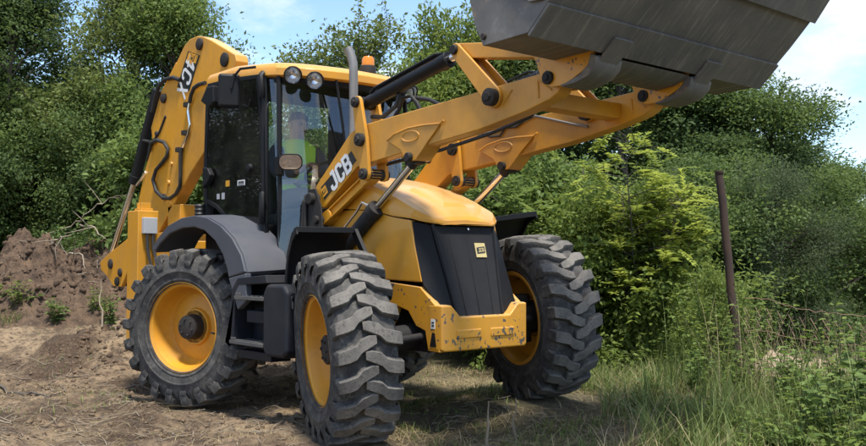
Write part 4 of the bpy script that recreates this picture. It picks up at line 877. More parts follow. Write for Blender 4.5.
TREES = [
 ('tree_b', 10, 17.3, 5.6, 1.8, 'dark leafy tree at the left edge of the photo, reaching the top', 'leaf_deep'),
 ('tree_a', 72, 18.5, 3.9, 1.8, 'mid green tree just right of the leftmost tree, sky gap at its top', 'leaf_mid'),
 ('tree_c', 128, 17.4, 5.5, 1.8, 'slender tree with loose upright shoots left of the digger boom', 'leaf_olive'),
 ('tree_c', 178, 16.6, 5.0, 1.6, 'loose leafy tree directly behind the decal of the digger boom', 'leaf_mid'),
 ('tree_c', 232, 18.4, 4.1, 1.5, 'lower tree behind the cab roof rear corner under blue sky', 'leaf_olive'),
 ('tree_a', 362, 18.6, 5.5, 2.1, 'tall rounded tree behind the exhaust pipe and cab roof', 'leaf_olive'),
 ('tree_d', 412, 17.0, 4.6, 1.4, 'fresh green tree rising behind the orange beacon', 'leaf_light'),
 ('tree_d', 472, 18.0, 6.0, 1.5, 'light green tree beside the raised bucket, right of the beacon', 'leaf_light'),
 ('tree_b', 545, 19.5, 6.6, 2.4, 'dark tree hidden partly behind the raised bucket side plate', 'leaf_deep'),
 ('tree_b', 628, 18.0, 5.6, 2.3, 'dense dark tree below the middle of the raised bucket', 'leaf_dark'),
 ('tree_b', 700, 17.6, 4.2, 2.0, 'dense dark tree below the right end of the bucket', 'leaf_deep'),
 ('tree_a', 762, 17.0, 4.2, 1.6, 'rounded dark green tree behind the rusty post, topmost of the right group', 'leaf_dark'),
 ('tree_b', 832, 17.2, 2.75, 1.4, 'low dark tree sloping down at the right edge of the photo', 'leaf_dark'),
 ('tree_b', 900, 16.0, 1.75, 1.4, 'lowest dark tree cut by the right edge of the photo', 'leaf_deep')]
for k, px, d, h, w_, lab, lm_ in TREES: plant(k, 'broadleaf_tree', px, d, h, w_, lab, 'tree', G1, leafm=lm_)
BACK = [(-40, 21, 5.2), (30, 22, 4.4), (110, 22, 4.4), (190, 21.5, 4.2), (280, 22, 3.3), (370, 22.5, 4.2), (450, 22, 5), (520, 22, 6.4), (600, 22, 6), (680, 22, 4.6), (750, 21.5, 3.8), (815, 21, 2.3), (880, 20.5, 1.5), (950, 20, 1.4)]
for px, d, h in BACK: plant('tree_b', 'background_tree', px, d, h, 2.4, 'dark tree of the rear row, seen only through gaps between nearer trees', 'tree', 'rear row of trees', leafm='leaf_deep')
for px, d, h in ((-110, 17, 6.5), (-210, 16, 6.8), (-330, 15, 6.4), (-460, 14, 6.6), (-640, 13, 6.5), (-900, 12.5, 6.8)): plant('tree_b', 'broadleaf_tree', px, d, h, 2.6, 'tree of the wood edge continuing beyond the left edge of the photo', 'tree', 'wood edge left of the photo')
def shrub(k, px, d, h, w_, lab):
    h0, w0 = {'bush_a': (3.0, 1.6), 'bush_b': (2.4, 1.2), 'bush_c': (2.6, 1.3), 'bush_grey': (3.0, 1.3)}[k]
    return plant(k, 'shrub', px, d, h, w_, lab, 'shrub', G2, h0, w0)
for a in [
 ('bush_a', -8, 17.0, 3.4, 1.6, 'dark shrub behind the left end of the soil heap'),
 ('bush_a', 45, 17.2, 3.4, 1.7, 'tall dark shrub behind the peak of the soil heap'),
 ('bush_a', 100, 16.8, 3.3, 1.6, 'dark shrub behind the right shoulder of the soil heap'),
 ('bush_a', 150, 16.2, 3.0, 1.5, 'dark shrub behind the chrome rod of the digger ram'),
 ('bush_c', 195, 14.6, 2.9, 1.4, 'shrub between the digger boom and the cab'),
 ('bush_a', 290, 16.0, 3.4, 1.7, 'dark shrub seen through the cab windows'),
 ('bush_a', 380, 16.0, 3.5, 1.7, 'dark shrub seen behind the windscreen and exhaust'),
 ('bush_c', 440, 14.0, 2.9, 1.5, 'green shrub between the two loader arms above the bonnet'),
 ('bush_c', 500, 12.8, 2.6, 1.4, 'leafy shrub behind the left lift ram and bonnet tip'),
 ('bush_c', 555, 12.6, 2.7, 1.3, 'leafy shrub right behind the far front tyre'),
 ('bush_b', 592, 11.2, 2.0, .95, 'light green shrub touching the far front tyre at its right'),
 ('bush_b', 655, 11.6, 2.1, 1.1, 'light green shrub at the foot of the yellow-green sapling'),
 ('bush_a', 690, 13.6, 2.6, 1.5, 'dark shrub left of the rusty post'),
 ('bush_grey', 775, 13.2, 2.5, .95, 'feathery grey green shrub right of the rusty post'),
 ('bush_a', 830, 14.2, 2.4, 1.6, 'dark shrub behind the wire fence at the right edge'),
 ('bush_a', 730, 14.8, 2.6, 1.6, 'dark shrub directly behind the rusty post'),
 ('bush_b', 712, 9.7, 1.15, .42, 'small yellow green bush at the foot of the rusty post')]: shrub(*a)
# yellow-green sapling with compound leaves
def sapling(px, d, H, W, label, seed, leafm='leaf_yellow', nfr=150, name='sapling', droop=.25, ll=.085, fl=(.18, .36)):
    rs = np.random.default_rng(seed); x, y = at(px, d); e = empty(name, (x, y, gz(x, y)-.03)); tag(e, label, 'sapling'); mb = MB(); Vs = []; Fs = []; Ts = []; nb = 0
    stems = []
    for s_ in range(4):
        a = rs.uniform(0, 6.28); sp_ = W*rs.uniform(.15, .6); pts = [np.array([math.cos(a)*sp_*q**1.5+rs.normal()*.02, math.sin(a)*sp_*q**1.5+rs.normal()*.02, H*rs.uniform(.97, 1.0)*q*(.75+.25*(s_ == 0))]) for q in np.linspace(0, 1, 7)]; stems.append(pts); mb.tube(pts, [.018*(1-.8*k/6) for k in range(7)], 6)
    for k in range(nfr):
        st = stems[rs.integers(4)]; q = rs.uniform(.25, 1)**.8*6; i0_ = min(5, int(q)); b = st[i0_]+(st[i0_+1]-st[i0_])*(q-i0_); a = rs.uniform(0, 6.28); L_ = rs.uniform(*fl)
        tw = W*rs.uniform(.15, .95)*(1-.45*(q/6)); d0 = np.array([math.cos(a), math.sin(a), rs.uniform(.1, .7)]); b2 = b+unit(d0)*tw; mb.tube([b, (b+b2)/2+np.array([0, 0, .03]), b2], [.005, .004, .003], 4)
        for fr_ in range(3):
            d1 = unit(d0+rs.normal(size=3)*.6); t_ = np.linspace(.12, 1, 8); ax = b2-unit(d0)*tw*rs.uniform(0, .5)+d1*(t_*L_)[:, None]+np.array([0, 0, -1])*(droop*L_*t_**2)[:, None]
            side = unit(np.cross(d1, [0, 0, 1])); cl_ = rs.uniform(0, .8); C = np.concatenate([ax, ax]); D = np.concatenate([unit(side[None]*.9+d1*.5+rs.normal(size=(8, 3))*.12), unit(-side[None]*.9+d1*.5+rs.normal(size=(8, 3))*.12)])
            ln = np.full(16, ll)*rs.uniform(.7, 1.2, 16); v, f, t2 = leaf_quads(C, D, unit(np.array([[0, 0, 1.]])+rs.normal(size=(16, 3))*.25), ln, ln*.5, np.clip(cl_+rs.uniform(0, .25, 16), 0, .92)); Vs.append(v); Fs.append(f+nb); Ts.append(t2); nb += len(v)
    mb.build('stem', 'bark', e, smooth=60); mesh_np('crown', np.concatenate(Vs), np.concatenate(Fs), leafm, e, np.concatenate(Ts)); return e
sapling(640, 11.0, 2.75, 1.0, 'yellow green sapling with drooping compound leaves left of the rusty post', 5)
sapling(690, 11.6, 2.5, .8, 'small pale sapling between the big sapling and the rusty post', 6, 'leaf_light', 60)
sapling(575, 12.0, 2.6, .8, 'light green sapling above the far front tyre', 8, 'leaf_light', 90)
sapling(505, 11.6, 2.15, .8, 'green walnut-like sapling behind the bonnet tip', 9, 'leaf_mid', 110, ll=.12, fl=(.3, .5))
sapling(20, 16.6, 1.2, .8, 'small sapling behind the left shoulder of the soil heap', 10, 'leaf_mid', 40)
#@@GRASS
# ================================================================== GRASS AND WEEDS
def blades(P0, hgt, wid, lean, rs, tint):
    n = len(P0); a = rs.uniform(0, 2*np.pi, n); d = np.stack([np.cos(a), np.sin(a), np.zeros(n)], 1); sd_ = np.stack([-np.sin(a), np.cos(a), np.zeros(n)], 1); rows = []
    for q, wq in ((0, 1), (.4, .9), (.75, .6), (1, .06)):
        c = P0+d*(lean*hgt*q**2)[:, None]+np.array([0, 0, 1.])*(hgt*q*(1-.25*lean*q))[:, None]; rows += [c-sd_*(wid*wq*.5)[:, None], c+sd_*(wid*wq*.5)[:, None]]
    V = np.stack(rows, 1).reshape(-1, 3); b = np.arange(n)[:, None]*8
    F = np.concatenate([b+np.array([[0, 1, 3, 2]]), b+np.array([[2, 3, 5, 4]]), b+np.array([[4, 5, 7, 6]])], 1).reshape(-1, 4); return V, F, np.repeat(tint, 3)
def scatter(n, px0, px1, d0, d1, rs, clump=None):
    px = rs.uniform(px0, px1, n); d = np.sqrt(rs.uniform(d0**2, d1**2, n)); v = fw+r2*((px-433)/FPX)[:, None]; v = v/1.0; xy = CAM[:2]+v[:, :2]*d[:, None]
    if clump: 
        k = fbm(xy[:, 0]*clump[0], xy[:, 1]*clump[0], clump[2], 3) > clump[1]; xy = xy[k]
    return xy
def clear(xy, m=.0):
    k = np.ones(len(xy), bool)
    for wx, wy, st in ((0, -TRK/2, 20.6), (WB, -TRK/2, -19.5), (WB, TRK/2, -15.5), (0, TRK/2, 16)):
        dx_ = xy[:, 0]-wx; dy_ = xy[:, 1]-wy; c, s_ = math.cos(R(st)), math.sin(R(st)); k &= ~((np.abs(dx_*c+dy_*s_) < .42) & (np.abs(-dx_*s_+dy_*c) < .27))
    return xy[k]
def onground(xy, dz=-.01): return np.concatenate([xy, (ground(xy[:, 0], xy[:, 1])+dz)[:, None]], 1)
rs = np.random.default_rng(99); parts = []
def patch(n, region, h, lean, wid=(.005, .010), clump=None, tlo=0, thi=1):
    xy = clear(scatter(n, *region, rs, clump)); P0 = onground(xy); m = len(P0); hh = rs.uniform(*h, m)*rs.uniform(.6, 1.1, m); parts.append(blades(P0, hh, rs.uniform(*wid, m), rs.uniform(*lean, m), rs, rs.uniform(tlo, thi, m)))
patch(15000, (600, 900, 6.2, 10.5), (.08, .28), (.2, 1.1), clump=(1.4, .40, 41))
patch(7000, (690, 900, 5.2, 8.2), (.12, .42), (.2, 1.0), clump=(1.6, .42, 43))
patch(5000, (560, 720, 8.2, 11.8), (.12, .42), (.2, 1.0), clump=(1.5, .42, 44))
patch(9000, (400, 700, 5.8, 9.5), (.03, .13), (.3, 1.3), clump=(2.2, .52, 45))
patch(5000, (-30, 135, 11.9, 12.9), (.08, .26), (.2, 1.0), clump=(1.5, .40, 46))
patch(1600, (380, 520, 7.0, 12.0), (.03, .12), (.3, 1.2), clump=(2.4, .5, 47))
patch(900, (-20, 140, 8.0, 12.0), (.03, .10), (.3, 1.2), clump=(1.5, .62, 48))
patch(320, (650, 880, 6.0, 9.5), (.6, 1.05), (.05, .5), (.004, .007)); patch(4600, (640, 880, 6.2, 9.4), (.2, .55), (.2, 1.0), (.006, .012), clump=(1.3, .48, 49), thi=.85)
def join(ps):
    nb = 0; Vs = []; Fs = []; Ts = []
    for v, f, t in ps: Vs.append(v); Fs.append(f+nb); Ts.append(t); nb += len(v)
    return np.concatenate(Vs), np.concatenate(Fs), np.concatenate(Ts)
V, F, T = join(parts); gob = mesh_np('grass', V, F, 'grass_green', None, T); tag(gob, 'green and half dry grass growing over the right side of the ground', 'grass', None, 'stuff')
parts = []
patch(13000, (380, 760, 5.6, 11.5), (.05, .17), (1.6, 4.0), (.003, .006), clump=(1.5, .40, 51)); patch(2600, (600, 880, 5.8, 9.5), (.12, .45), (.4, 1.5), (.003, .006), clump=(1.6, .45, 52)); patch(5200, (-20, 400, 5.8, 10), (.03, .10), (1.8, 4.0), (.003, .006), clump=(2.2, .50, 53)); patch(140, (700, 860, 7, 9.3), (.7, 1.2), (.1, .6), (.003, .005))
V, F, T = join(parts); gob = mesh_np('dry_grass', V, F, 'grass_dry', None, T); tag(gob, 'dry straw and dead stalks scattered over the ground', 'dry grass', None, 'stuff')
# weeds with broad leaves
def weed_mesh(seed, H, nst, leafm, size):
    rs_ = np.random.default_rng(seed); mb = MB(); C = []; D = []
    for s_ in range(nst):
        a = rs_.uniform(0, 6.28); sp_ = rs_.uniform(.05, .35)*H; h = H*rs_.uniform(.55, 1); pts = [np.array([math.cos(a)*sp_*q+rs_.normal()*.008, math.sin(a)*sp_*q+rs_.normal()*.008, h*q]) for q in np.linspace(0, 1, 6)]; mb.tube(pts, [.005*(1-.6*k/5) for k in range(6)], 5)
        for k in range(int(16*H/.6)+4):
            q = rs_.uniform(.12, 1)*5; i_ = min(4, int(q)); p = pts[i_]+(pts[i_+1]-pts[i_])*(q-i_); b = rs_.uniform(0, 6.28); dd_ = np.array([math.cos(b), math.sin(b), rs_.uniform(-.2, .5)]); C.append(p+dd_*.015); D.append(unit(dd_))
    C = np.array(C); D = np.array(D); m = len(C); ln = size*rs_.uniform(.6, 1.25, m); wd = ln*.55; tint = rs_.uniform(0, .92, m)
    Nn = unit(np.array([[0, 0, 1.]])+rs_.normal(size=(m, 3))*.35); S = unit(np.cross(D, Nn)); Nn = np.cross(S, D)
    L_ = ln[:, None]; W_ = wd[:, None]
    rows = [C, C+D*L_*.3+S*W_*.5+Nn*W_*.15, C+D*L_*.7+S*W_*.36+Nn*W_*.08-Nn*L_*.05, C+D*L_-Nn*L_*.18, C+D*L_*.7-S*W_*.36+Nn*W_*.08-Nn*L_*.05, C+D*L_*.3-S*W_*.5+Nn*W_*.15, C+D*L_*.5-Nn*L_*.02]
    V = np.stack(rows, 1).reshape(-1, 3); b = np.arange(m)[:, None]*7
    F = np.concatenate([b+np.array([[0, 1, 2, 6]]), b+np.array([[6, 2, 3, 4]]), b+np.array([[0, 6, 4, 5]])], 1).reshape(-1, 4); lm_ = mesh_np('', V, F, leafm, None, np.repeat(tint, 3))
    st_ = mb.build('stem', 'grass_green', None, smooth=60); sm_ = st_.data; bpy.data.objects.remove(st_); return sm_, lm_
WP = [weed_mesh(61, .75, 7, 'leaf_mid', .085), weed_mesh(62, .55, 8, 'leaf_light', .065), weed_mesh(63, .95, 5, 'leaf_light', .055), weed_mesh(64, .35, 9, 'leaf_mid', .06)]
WG = 'broad leaved weeds on the right side'
def weed(k, px, d, sc, lab, group=WG):
    x, y = at(px, d); e = empty('weed_plant', (x, y, gz(x, y)-.02), rng.uniform(0, 6.28)); e.scale = (sc,)*3; tag(e, lab, 'weed', group)
    for nm, me in (('stem', WP[k][0]), ('leaves', WP[k][1])): o = bpy.data.objects.new(nm, me); col.objects.link(o); o.parent = e
ORD = ['first', 'second', 'third', 'fourth', 'fifth', 'sixth', 'seventh', 'eighth', 'ninth', 'tenth', 'eleventh', 'twelfth', 'thirteenth', 'fourteenth', 'fifteenth', 'sixteenth', 'seventeenth', 'eighteenth', 'nineteenth', 'twentieth', 'twenty-first', 'twenty-second', 'twenty-third', 'twenty-fourth']
def weeds(lst, lab, group=WG):
    for k, a in enumerate(sorted(lst, key=lambda t_: t_[1])): weed(*a, lab % ORD[k], group)
weeds([(0, 842, 6.0, 1.0), (0, 868, 5.8, 1.15), (0, 818, 6.4, .9), (1, 852, 5.4, 1.0), (0, 880, 6.6, 1.2), (1, 800, 6.0, .8), (0, 858, 6.9, 1.2), (1, 830, 5.5, .8), (2, 845, 7.2, 1.1), (1, 812, 7.0, 1.1)], 'leafy green weed in the lower right thicket, %s counted from its left')
weeds([(2, 745, 8.5, .9), (1, 735, 8.2, 1.0), (1, 750, 8.7, 1.0), (2, 722, 9.3, 1.3), (2, 735, 9.6, 1.2), (2, 700, 9.0, 1.2), (2, 752, 9.9, 1.1), (2, 712, 8.6, 1.0), (2, 728, 8.4, .9)], 'tall pale weed around the foot of the rusty post, %s from left')
weeds([(0, 800, 7.6, 1.0), (2, 790, 7.2, .9), (0, 775, 8.0, .9), (2, 830, 8.2, 1.0), (0, 690, 8.2, .8), (3, 735, 6.6, 1.0), (3, 770, 6.2, 1.1), (1, 715, 6.9, .7), (3, 668, 7.2, .9), (1, 748, 6.0, .7), (3, 635, 7.6, .8), (1, 780, 6.8, .8), (0, 705, 9.2, .8), (3, 690, 7.4, .9), (3, 790, 5.9, 1.2), (3, 655, 8.3, .9), (3, 755, 7.4, 1.0), (1, 620, 9.6, .8), (1, 605, 10.3, 1.0), (1, 640, 10.4, 1.0), (1, 670, 10.4, 1.1)], 'low green weed in the grass right of the machine, %s from left')
weeds([(1, 14, 12.4, 1.0), (3, 60, 12.2, 1.2), (1, 95, 12.4, .8), (3, 112, 12.2, 1.3), (1, -5, 12.6, 1.1), (3, 30, 12.5, 1.3)], 'small leafy weed on the ground before the soil heap, %s from left', 'weeds before the soil heap')
#@@SOIL
# ================================================================== SOIL HEAPS, CLODS, BRANCHES
def heap(name, px, d, rx, ry, lumps, label, m, seed, rough, n=90):
    x0, y0 = at(px, d); zb = gz(x0, y0); u, v = np.meshgrid(np.linspace(-1, 1, n), np.linspace(-1, 1, n), indexing='ij'); lx = u*rx; dy_ = v*ry
    wx = x0+rt[0]*lx+fw[0]*dy_; wy = y0+rt[1]*lx+fw[1]*dy_; h = 0*lx
    for cx, cy, sx, sy, hh in lumps: rr_ = ((lx-cx)/sx)**2+((dy_-cy)/sy)**2; h = np.maximum(h, hh*np.exp(-.55*rr_**1.35))+.12*hh*np.exp(-rr_)
    rough_ = (np.abs(fbm(wx*2.2, wy*2.2, seed, 5, .62)-.5)*2); h2 = h*(1+rough*(rough_-.35))+rough*(.6*(fbm(wx*5, wy*5, seed+3, 4, .6)-.5)+.25*(fbm(wx*16, wy*16, seed+5, 2)-.5))*np.minimum(1, h*3)
    z = ground(wx, wy)+h2-.06*(1-np.minimum(1, h*6)); V = np.stack([wx.ravel(), wy.ravel(), z.ravel()], 1); i, j = np.meshgrid(np.arange(n-1), np.arange(n-1), indexing='ij'); a = (i*n+j).ravel(); F = np.stack([a, a+n, a+n+1, a+1], 1)
    o = mesh_np(name, V, F, m); o.data.polygons.foreach_set('use_smooth', [True]*len(F)); tag(o, label, 'soil heap'); return o, (wx, wy, z, h)
hp, HW = heap('soil_heap', 58, 13.7, 2.8, 1.7, [(-.40, .2, .62, .8, .86), (.62, .2, .70, .8, .82), (0.1, -.35, .9, .7, .66), (-1.2, .1, .8, .7, .58), (1.5, 0, .9, .7, .55), (.2, -.9, .9, .5, .25)], 'heap of dark dug-up soil and roots at the left behind the machine', 'dug_soil', 71, .5, 200)
heap('soil_heap', 785, 9.7, 1.1, .7, [(-.1, 0, .45, .35, .30), (.4, .1, .35, .3, .26), (-.5, 0, .3, .3, .24)], 'small pale clay heap behind the wire fence at the right', 'pale_soil', 77, .5, 60)
bm = bmesh.new(); bmesh.ops.create_icosphere(bm, subdivisions=1, radius=1); bv = np.array([v.co[:] for v in bm.verts]); bf = np.array([[v.index for v in f.verts] for f in bm.faces]); bm.free()
def clods(P0, r, rs_):
    n = len(P0); nv = len(bv); S = rs_.uniform(.6, 1.3, (n, 1, 3))*r[:, None, None]*np.array([1, 1, .8]); J = rs_.uniform(.55, 1.35, (n, nv, 1)); a = rs_.uniform(0, 6.28, n); c, s_ = np.cos(a)[:, None], np.sin(a)[:, None]
    p = bv[None]*S*J; V = np.stack([p[..., 0]*c-p[..., 1]*s_, p[..., 0]*s_+p[..., 1]*c, p[..., 2]], -1)+P0[:, None]; return V.reshape(-1, 3), (bf[None]+np.arange(n)[:, None, None]*nv).reshape(-1, 3)
rs = np.random.default_rng(5)
xy = clear(np.concatenate([scatter(9000, -40, 330, 5.8, 12.5, rs, (1.2, .47, 81)), scatter(500, 330, 620, 6.0, 11, rs, (1.2, .5, 82))])); P0 = onground(xy, .0); r_ = .005+.032*rs.uniform(0, 1, len(P0))**7
k = rs.integers(0, HW[0].size, 5000); hz = HW[3].ravel()[k] > .12; P1 = np.stack([HW[0].ravel()[k], HW[1].ravel()[k], HW[2].ravel()[k]], 1)[hz]; r1 = .010+.055*rs.uniform(0, 1, len(P1))**4
lb_ = np.array([at(px, d) for px, d in zip(rs.uniform(78, 128, 220), rs.uniform(10.3, 11.8, 220))]); P2 = onground(lb_); r2_ = .012+.05*rs.uniform(0, 1, 220)**3
for nm, PP, rr_, m, lab in (('soil_clods', P0, r_, 'clod_soil', 'crumbs and clods of dry soil strewn over the ground'), ('heap_clods', np.concatenate([P1, P2]), np.concatenate([r1, r2_]), 'dug_soil', 'dark clods lying on and around the soil heap')):
    V, F = clods(PP, rr_, rs); o = mesh_np(nm, V, F, m); tag(o, lab, 'soil', None, 'stuff')
mb = MB()                                            # short twigs and root bits, too many to count
xy = clear(np.concatenate([scatter(520, -30, 330, 5.8, 10.5, rs), scatter(120, 330, 560, 6, 9, rs)]))
hs_ = np.where(HW[3].ravel() > .25)[0]
for x, y, z in [(HW[0].ravel()[k_], HW[1].ravel()[k_], HW[2].ravel()[k_]) for k_ in rs.choice(hs_, 90)]:
    a = rs.normal(size=3); a[2] = abs(a[2])*.5; L_ = rs.uniform(.12, .5); d_ = unit(a)*L_; p_ = np.array([x, y, z+.01]); w_ = rs.uniform(.003, .008); mb.tube([p_-d_*.3, p_+d_*.1+rs.normal(size=3)*.03, p_+d_*.5+rs.normal(size=3)*.04, p_+d_*.8], [w_, w_, w_*.7, w_*.3], 5)
for x, y in xy:
    L_ = .05+.30*rs.uniform(0, 1)**2; a = rs.uniform(0, 6.28); pts = []
    for q in (-.5, -.15, .2, .5):
        px_ = x+math.cos(a)*L_*q+rs.normal()*.02; py_ = y+math.sin(a)*L_*q+rs.normal()*.02; pts.append((px_, py_, gz(px_, py_)+.006+rs.uniform(0, .02)))
    w_ = rs.uniform(.0018, .0048); mb.tube(pts, [w_, w_, w_*.8, w_*.4], 5)
o = mb.build('dry_twigs', 'dry_wood', None, smooth=60); tag(o, 'short dry twigs and root pieces littering the bare soil', 'twigs', None, 'stuff')
def branch(pts, r0, label, fork=0, seed=1, m='dry_wood'):
    rs_ = np.random.default_rng(seed); P_ = [np.array(p) for p in pts]; dense = []
    for a, b in zip(P_[:-1], P_[1:]):
        for q in np.linspace(0, 1, 5)[:-1]: dense.append(a+(b-a)*q+rs_.normal(size=3)*.012)
    dense.append(P_[-1]); n = len(dense); o = MB().tube(dense, [r0*(1-.75*k/(n-1)) for k in range(n)], 6).build('fallen_branch', m, None, smooth=60); tag(o, label, 'branch', 'fallen branches and roots')
    for f in range(fork):
        i_ = rs_.integers(n//4, n-2); d_ = unit(dense[i_+1]-dense[i_]+rs_.normal(size=3)*.6); L_ = rs_.uniform(.2, .55); MB().tube([dense[i_], dense[i_]+d_*L_*.5+rs_.normal(size=3)*.03, dense[i_]+d_*L_], [r0*.5, r0*.35, r0*.12], 5).build('side_twig', m, o, smooth=60)
def gp(px, d, dz=.02): x, y = at(px, d); return (x, y, gz(x, y)+dz)
def ap(px, py, d): x, y = at(px, d); return (x, y, zat(py, d))
branch([gp(-8, 9.9, .04), gp(12, 9.5, .03), gp(35, 9.0, .03), gp(52, 8.8, .02), gp(66, 8.9, .02)], .018, 'long dark stick lying across the bare soil at the left', 1, 3, 'bark')
branch([ap(62, 232, 13.4), ap(80, 221, 13.2), ap(98, 205, 13.2), ap(112, 198, 13.2), ap(130, 195, 13.2)], .011, 'bare arched branch sticking up over the soil heap', 2, 4)
branch([ap(52, 246, 13.2), ap(60, 238, 12.8), ap(72, 236, 12.8)], .02, 'short forked root lying on the face of the soil heap', 3, 5)
branch([ap(66, 256, 12.8), ap(80, 254, 12.6), ap(86, 270, 12.3)], .018, 'bent root hanging down the right side of the soil heap', 2, 6)
branch([ap(80, 226, 13.3), ap(95, 228, 13.1), ap(106, 240, 12.8)], .018, 'pale root curling over the crest of the soil heap', 2, 7)
branch([gp(-5, 7.7), gp(12, 7.45), gp(22, 7.55)], .012, 'pale stick at the lower left edge of the soil', 1, 8)
branch([gp(80, 6.9), gp(100, 6.7), gp(118, 6.75)], .009, 'thin pale root in front of the rear wheel', 2, 9)
branch([gp(105, 11.2, .05), gp(101, 11.4, .35), gp(104, 11.5, .6), gp(112, 11.5, .66)], .012, 'thin hooked root standing up beside the digger bracket', 0, 10)
branch([gp(487, 6.5, -.02), ap(489, 400, 6.5)], .012, 'short dead stalk standing in front of the machine', 0, 11)
branch([gp(513, 6.7, -.02), ap(516, 396, 6.7)], .009, 'thin dead stalk standing below the bumper, right of another', 1, 12)
# ================================================================== FENCE
x0, y0 = at(742, 9.07); zb = gz(x0, y0); ptop = Vector((x0-rt[0]*.215, y0-rt[1]*.215, zat(172, 9.07)))
mb = MB(); base = Vector((x0, y0, zb-.15)); pts = [base+(ptop-base)*q+Vector((rng.normal()*.006, rng.normal()*.006, 0)) for q in np.linspace(0, 1, 9)]; mb.tube(pts, [.042, .042, .041, .041, .040, .040, .040, .039, .039], 12)
po = mb.build('fence_post', 'post_rust', None, bevel=.004, smooth=50); tag(po, 'leaning rusty steel post standing in the weeds at the right', 'post')
mb = MB(); mb.lathe([(.039, -.01), (.042, -.005), (.042, .02), (.034, .022), (.03, .0)], 12, Matrix.Translation(ptop), axis='Z'); mb.build('post_rim', 'post_rust', po)
fe = empty('wire_fence', (x0, y0, zb)); tag(fe, 'rusty sagging chain link fence running from the post to the right', 'fence')
Fp = [np.array([x0, y0]), np.array(at(775, 8.9)), np.array(at(808, 8.7)), np.array(at(860, 8.5)), np.array(at(930, 8.4))]
seg = np.cumsum([0]+[np.linalg.norm(b-a) for a, b in zip(Fp[:-1], Fp[1:])])
def fpos(s_, h):
    i_ = min(len(seg)-2, int(np.searchsorted(seg, s_, 'right')-1)); q = (s_-seg[i_])/(seg[i_+1]-seg[i_]); p = Fp[i_]+(Fp[i_+1]-Fp[i_])*q
    wob = .05*math.sin(s_*3.1+h*2)*h; return Vector((p[0]+wob*fw[0]*.3-x0, p[1]+wob-y0, h*(1-.12*math.sin(min(1.57, s_*1.7))**2)+gz(p[0], p[1])-zb))
mb = MB(); cell = .105; HF = .92; ns = int(seg[-1]/cell); nh = int(HF/cell*1.0)
for k in range(ns):
    for ph in (0, 1):
        pts = [fpos(min(seg[-1]-.001, max(0.001, (k+.5*((j+ph) % 2))*cell)), .02+j*cell*.98) for j in range(nh+1)]
        if ph == 0 or True: mb.tube(pts, .0045, 3, cap=False) if ph == 0 else mb.tube([p+Vector((.002, .002, 0)) for p in pts], .0045, 3, cap=False)
o = mb.build('wire_mesh', 'wire_rust', fe, smooth=0); o['kind'] = 'stuff'
for h in (.93, .62): 
    q_ = MB(); q_.tube([fpos(t_, h)+Vector((0, 0, rng.normal()*.006)) for t_ in np.linspace(.001, seg[-1]-.001, 30)], .004, 5); q_.build('tension_wire', 'wire_rust', fe)
#@@PERSON
# ================================================================== OPERATOR
def skin_mesh(name, m, parent, verts, edges, root=0, sub=2):
    me = bpy.data.meshes.new(name); me.from_pydata([v[:3] for v in verts], edges, []); o = bpy.data.objects.new(name, me); col.objects.link(o)
    if parent is not None: o.parent = parent
    sm = o.modifiers.new('skin', 'SKIN'); sm.use_smooth_shade = True
    for i_, v in enumerate(verts):
        r_ = v[3] if len(v) < 5 else (v[3], v[4]); me.skin_vertices[0].data[i_].radius = (r_, r_) if not isinstance(r_, tuple) else r_; me.skin_vertices[0].data[i_].use_root = (i_ == root)
    ss = o.modifiers.new('sub', 'SUBSURF'); ss.levels = sub; ss.render_levels = sub; me.materials.append(MATS[m]); return o
pe = empty('person', (.36, -.18, 1.80)); tag(pe, 'seated operator in a yellow-green reflective vest behind the windscreen', 'person')
bv_ = [(-.02, 0, .10, .15, .17), (-.05, 0, .30, .10, .13), (-.07, 0, .50, .09, .12), (-.065, 0, .58, .07, .09), (-.05, 0, .625, .055, .056), (-.035, 0, .685, .085, .075), (-.015, 0, .78, .097, .082), (-.02, 0, .85, .062, .057),
       (-.05, -.18, .54, .045), (.06, -.27, .285, .036), (.30, -.20, .30, .034), (.38, -.17, .34, .032),
       (-.05, .18, .54, .045), (.06, .27, .285, .036), (.30, .18, .30, .034), (.38, .15, .34, .032),
       (.02, -.11, .07, .085), (.42, -.17, .09, .065), (.46, -.17, -.20, .048), (.48, -.17, -.34, .04), (.60, -.17, -.37, .035),
       (.02, .11, .07, .085), (.42, .17, .09, .065), (.46, .17, -.20, .048), (.48, .17, -.34, .04), (.60, .17, -.37, .035)]
be_ = [(0, 1), (1, 2), (2, 3), (3, 4), (4, 5), (5, 6), (6, 7), (2, 8), (8, 9), (9, 10), (10, 11), (2, 12), (12, 13), (13, 14), (14, 15), (0, 16), (16, 17), (17, 18), (18, 19), (19, 20), (0, 21), (21, 22), (22, 23), (23, 24), (24, 25)]
body = skin_mesh('body', 'skin', pe, bv_, be_, 0)
for s in (-1, 1):
    hv = [(.37, s*.16, .34, .03, .016), (.42, s*.152, .355, .034, .016)]; he = [(0, 1)]
    for k in range(4):
        yy = s*(.152+(k-1.5)*.018); ln = (.036, .042, .039, .030)[k]; b = len(hv); hv += [(.445, yy, .362, .010), (.445+ln*.7, yy, .357, .009), (.445+ln*.85, yy, .33, .008), (.445+ln*.5, yy, .312, .0075)]; he += [(1, b), (b, b+1), (b+1, b+2), (b+2, b+3)]
    b = len(hv); hv += [(.405, s*.118, .345, .010), (.435, s*.10, .335, .009), (.455, s*.10, .322, .008)]; he += [(0, b), (b, b+1), (b+1, b+2)]
    skin_mesh('hand', 'skin', pe, hv, he, 0, 1)
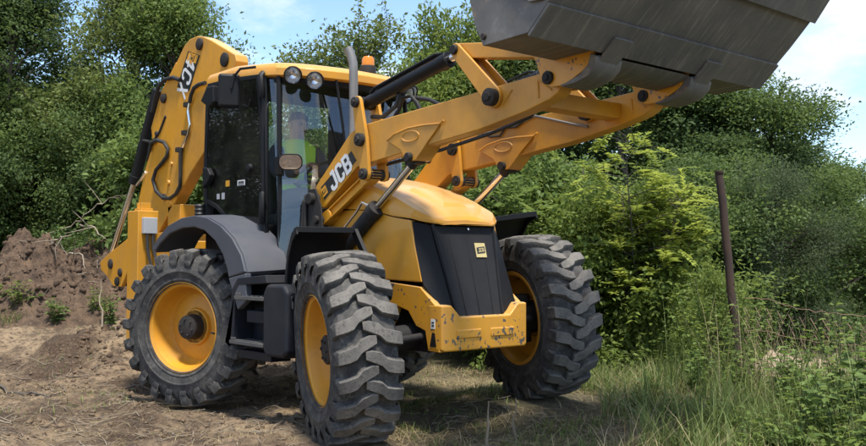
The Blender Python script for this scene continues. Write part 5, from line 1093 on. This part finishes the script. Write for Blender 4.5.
q = MB(); q.loft([[(cx_+math.cos(a)*rx_, math.sin(a)*ry_, z_) for a in np.linspace(0, 2*math.pi, 29)[:-1]] for z_, rx_, ry_, cx_ in ((.04, .165, .185, -.01), (.16, .16, .185, -.02), (.30, .15, .19, -.05), (.42, .145, .205, -.065), (.50, .14, .222, -.07), (.555, .122, .225, -.068), (.595, .10, .185, -.064), (.622, .082, .11, -.06), (.632, .066, .072, -.055))]); vst = q.build('vest', 'vest', pe, smooth=70)
for z_, rx_, ry_, cx_ in ((.22, .163, .193, -.033), (.34, .158, .2, -.055)):
    q = MB(); q.loft([[(cx_+math.cos(a)*rx_, math.sin(a)*ry_, z_+h_) for a in np.linspace(0, 2*math.pi, 29)[:-1]] for h_ in (-.022, .022)], cap=False); q.build('reflective_band', 'reflective_tape', vst, smooth=70)
for s in (-1, 1): skin_mesh('sleeve', 'shirt', pe, [(-.06, s*.17, .555, .075), (-.045, s*.225, .49, .082), (.055, s*.275, .285, .070), (.17, s*.24, .29, .060), (.285, s*.20, .30, .052)], [(0, 1), (1, 2), (2, 3), (3, 4)], 0)
skin_mesh('trousers', 'trousers', pe, [(-.01, 0, .10, .11, .14), (.03, -.11, .075, .095), (.42, -.17, .09, .076), (.465, -.17, -.20, .06), (.48, -.17, -.32, .055), (.03, .11, .075, .095), (.42, .17, .09, .076), (.465, .17, -.20, .06), (.48, .17, -.32, .055)], [(0, 1), (1, 2), (2, 3), (3, 4), (0, 5), (5, 6), (6, 7), (7, 8)], 0)
q = MB(); rr_ = []
for t_ in np.linspace(.12, 1, 7): a = math.pi/2*t_; rr_.append([(-.025+math.cos(b)*.105*math.sin(a), math.sin(b)*.092*math.sin(a), .795+.10*math.cos(a)-.03*math.cos(b)*-1*(t_ > .8)) for b in np.linspace(0, 2*math.pi, 17)[:-1]])
q.loft(rr_); q.build('hair', 'hair', pe, smooth=60)
for s in (-1, 1):
    q = MB(); q.lathe([(0, -.004), (.011, -.003), (.012, .004), (0, .006)], 10, Matrix.Translation((.083, s*.032, .765)) @ Matrix.Rotation(R(-90), 4, 'Z')); q.build('eye', 'hair', pe)
    q = MB(); q.lathe([(0, -.012), (.028, -.006), (.03, .004), (0, .008)], 10, Matrix.Translation((-.02, s*.088, .755))); q.build('ear', 'skin', pe)
q = MB(); q.loft([[(.085, -.008, .772), (.085, .008, .772), (.082, 0, .78)], [(.108, -.014, .732), (.108, .014, .732), (.10, 0, .748)], [(.085, -.014, .722), (.085, .014, .722), (.085, 0, .725)]]); q.build('nose', 'skin', pe)
q = MB(); q.box(.078, .088, -.024, .024, .692, .700); q.build('mouth', 'hair', pe)
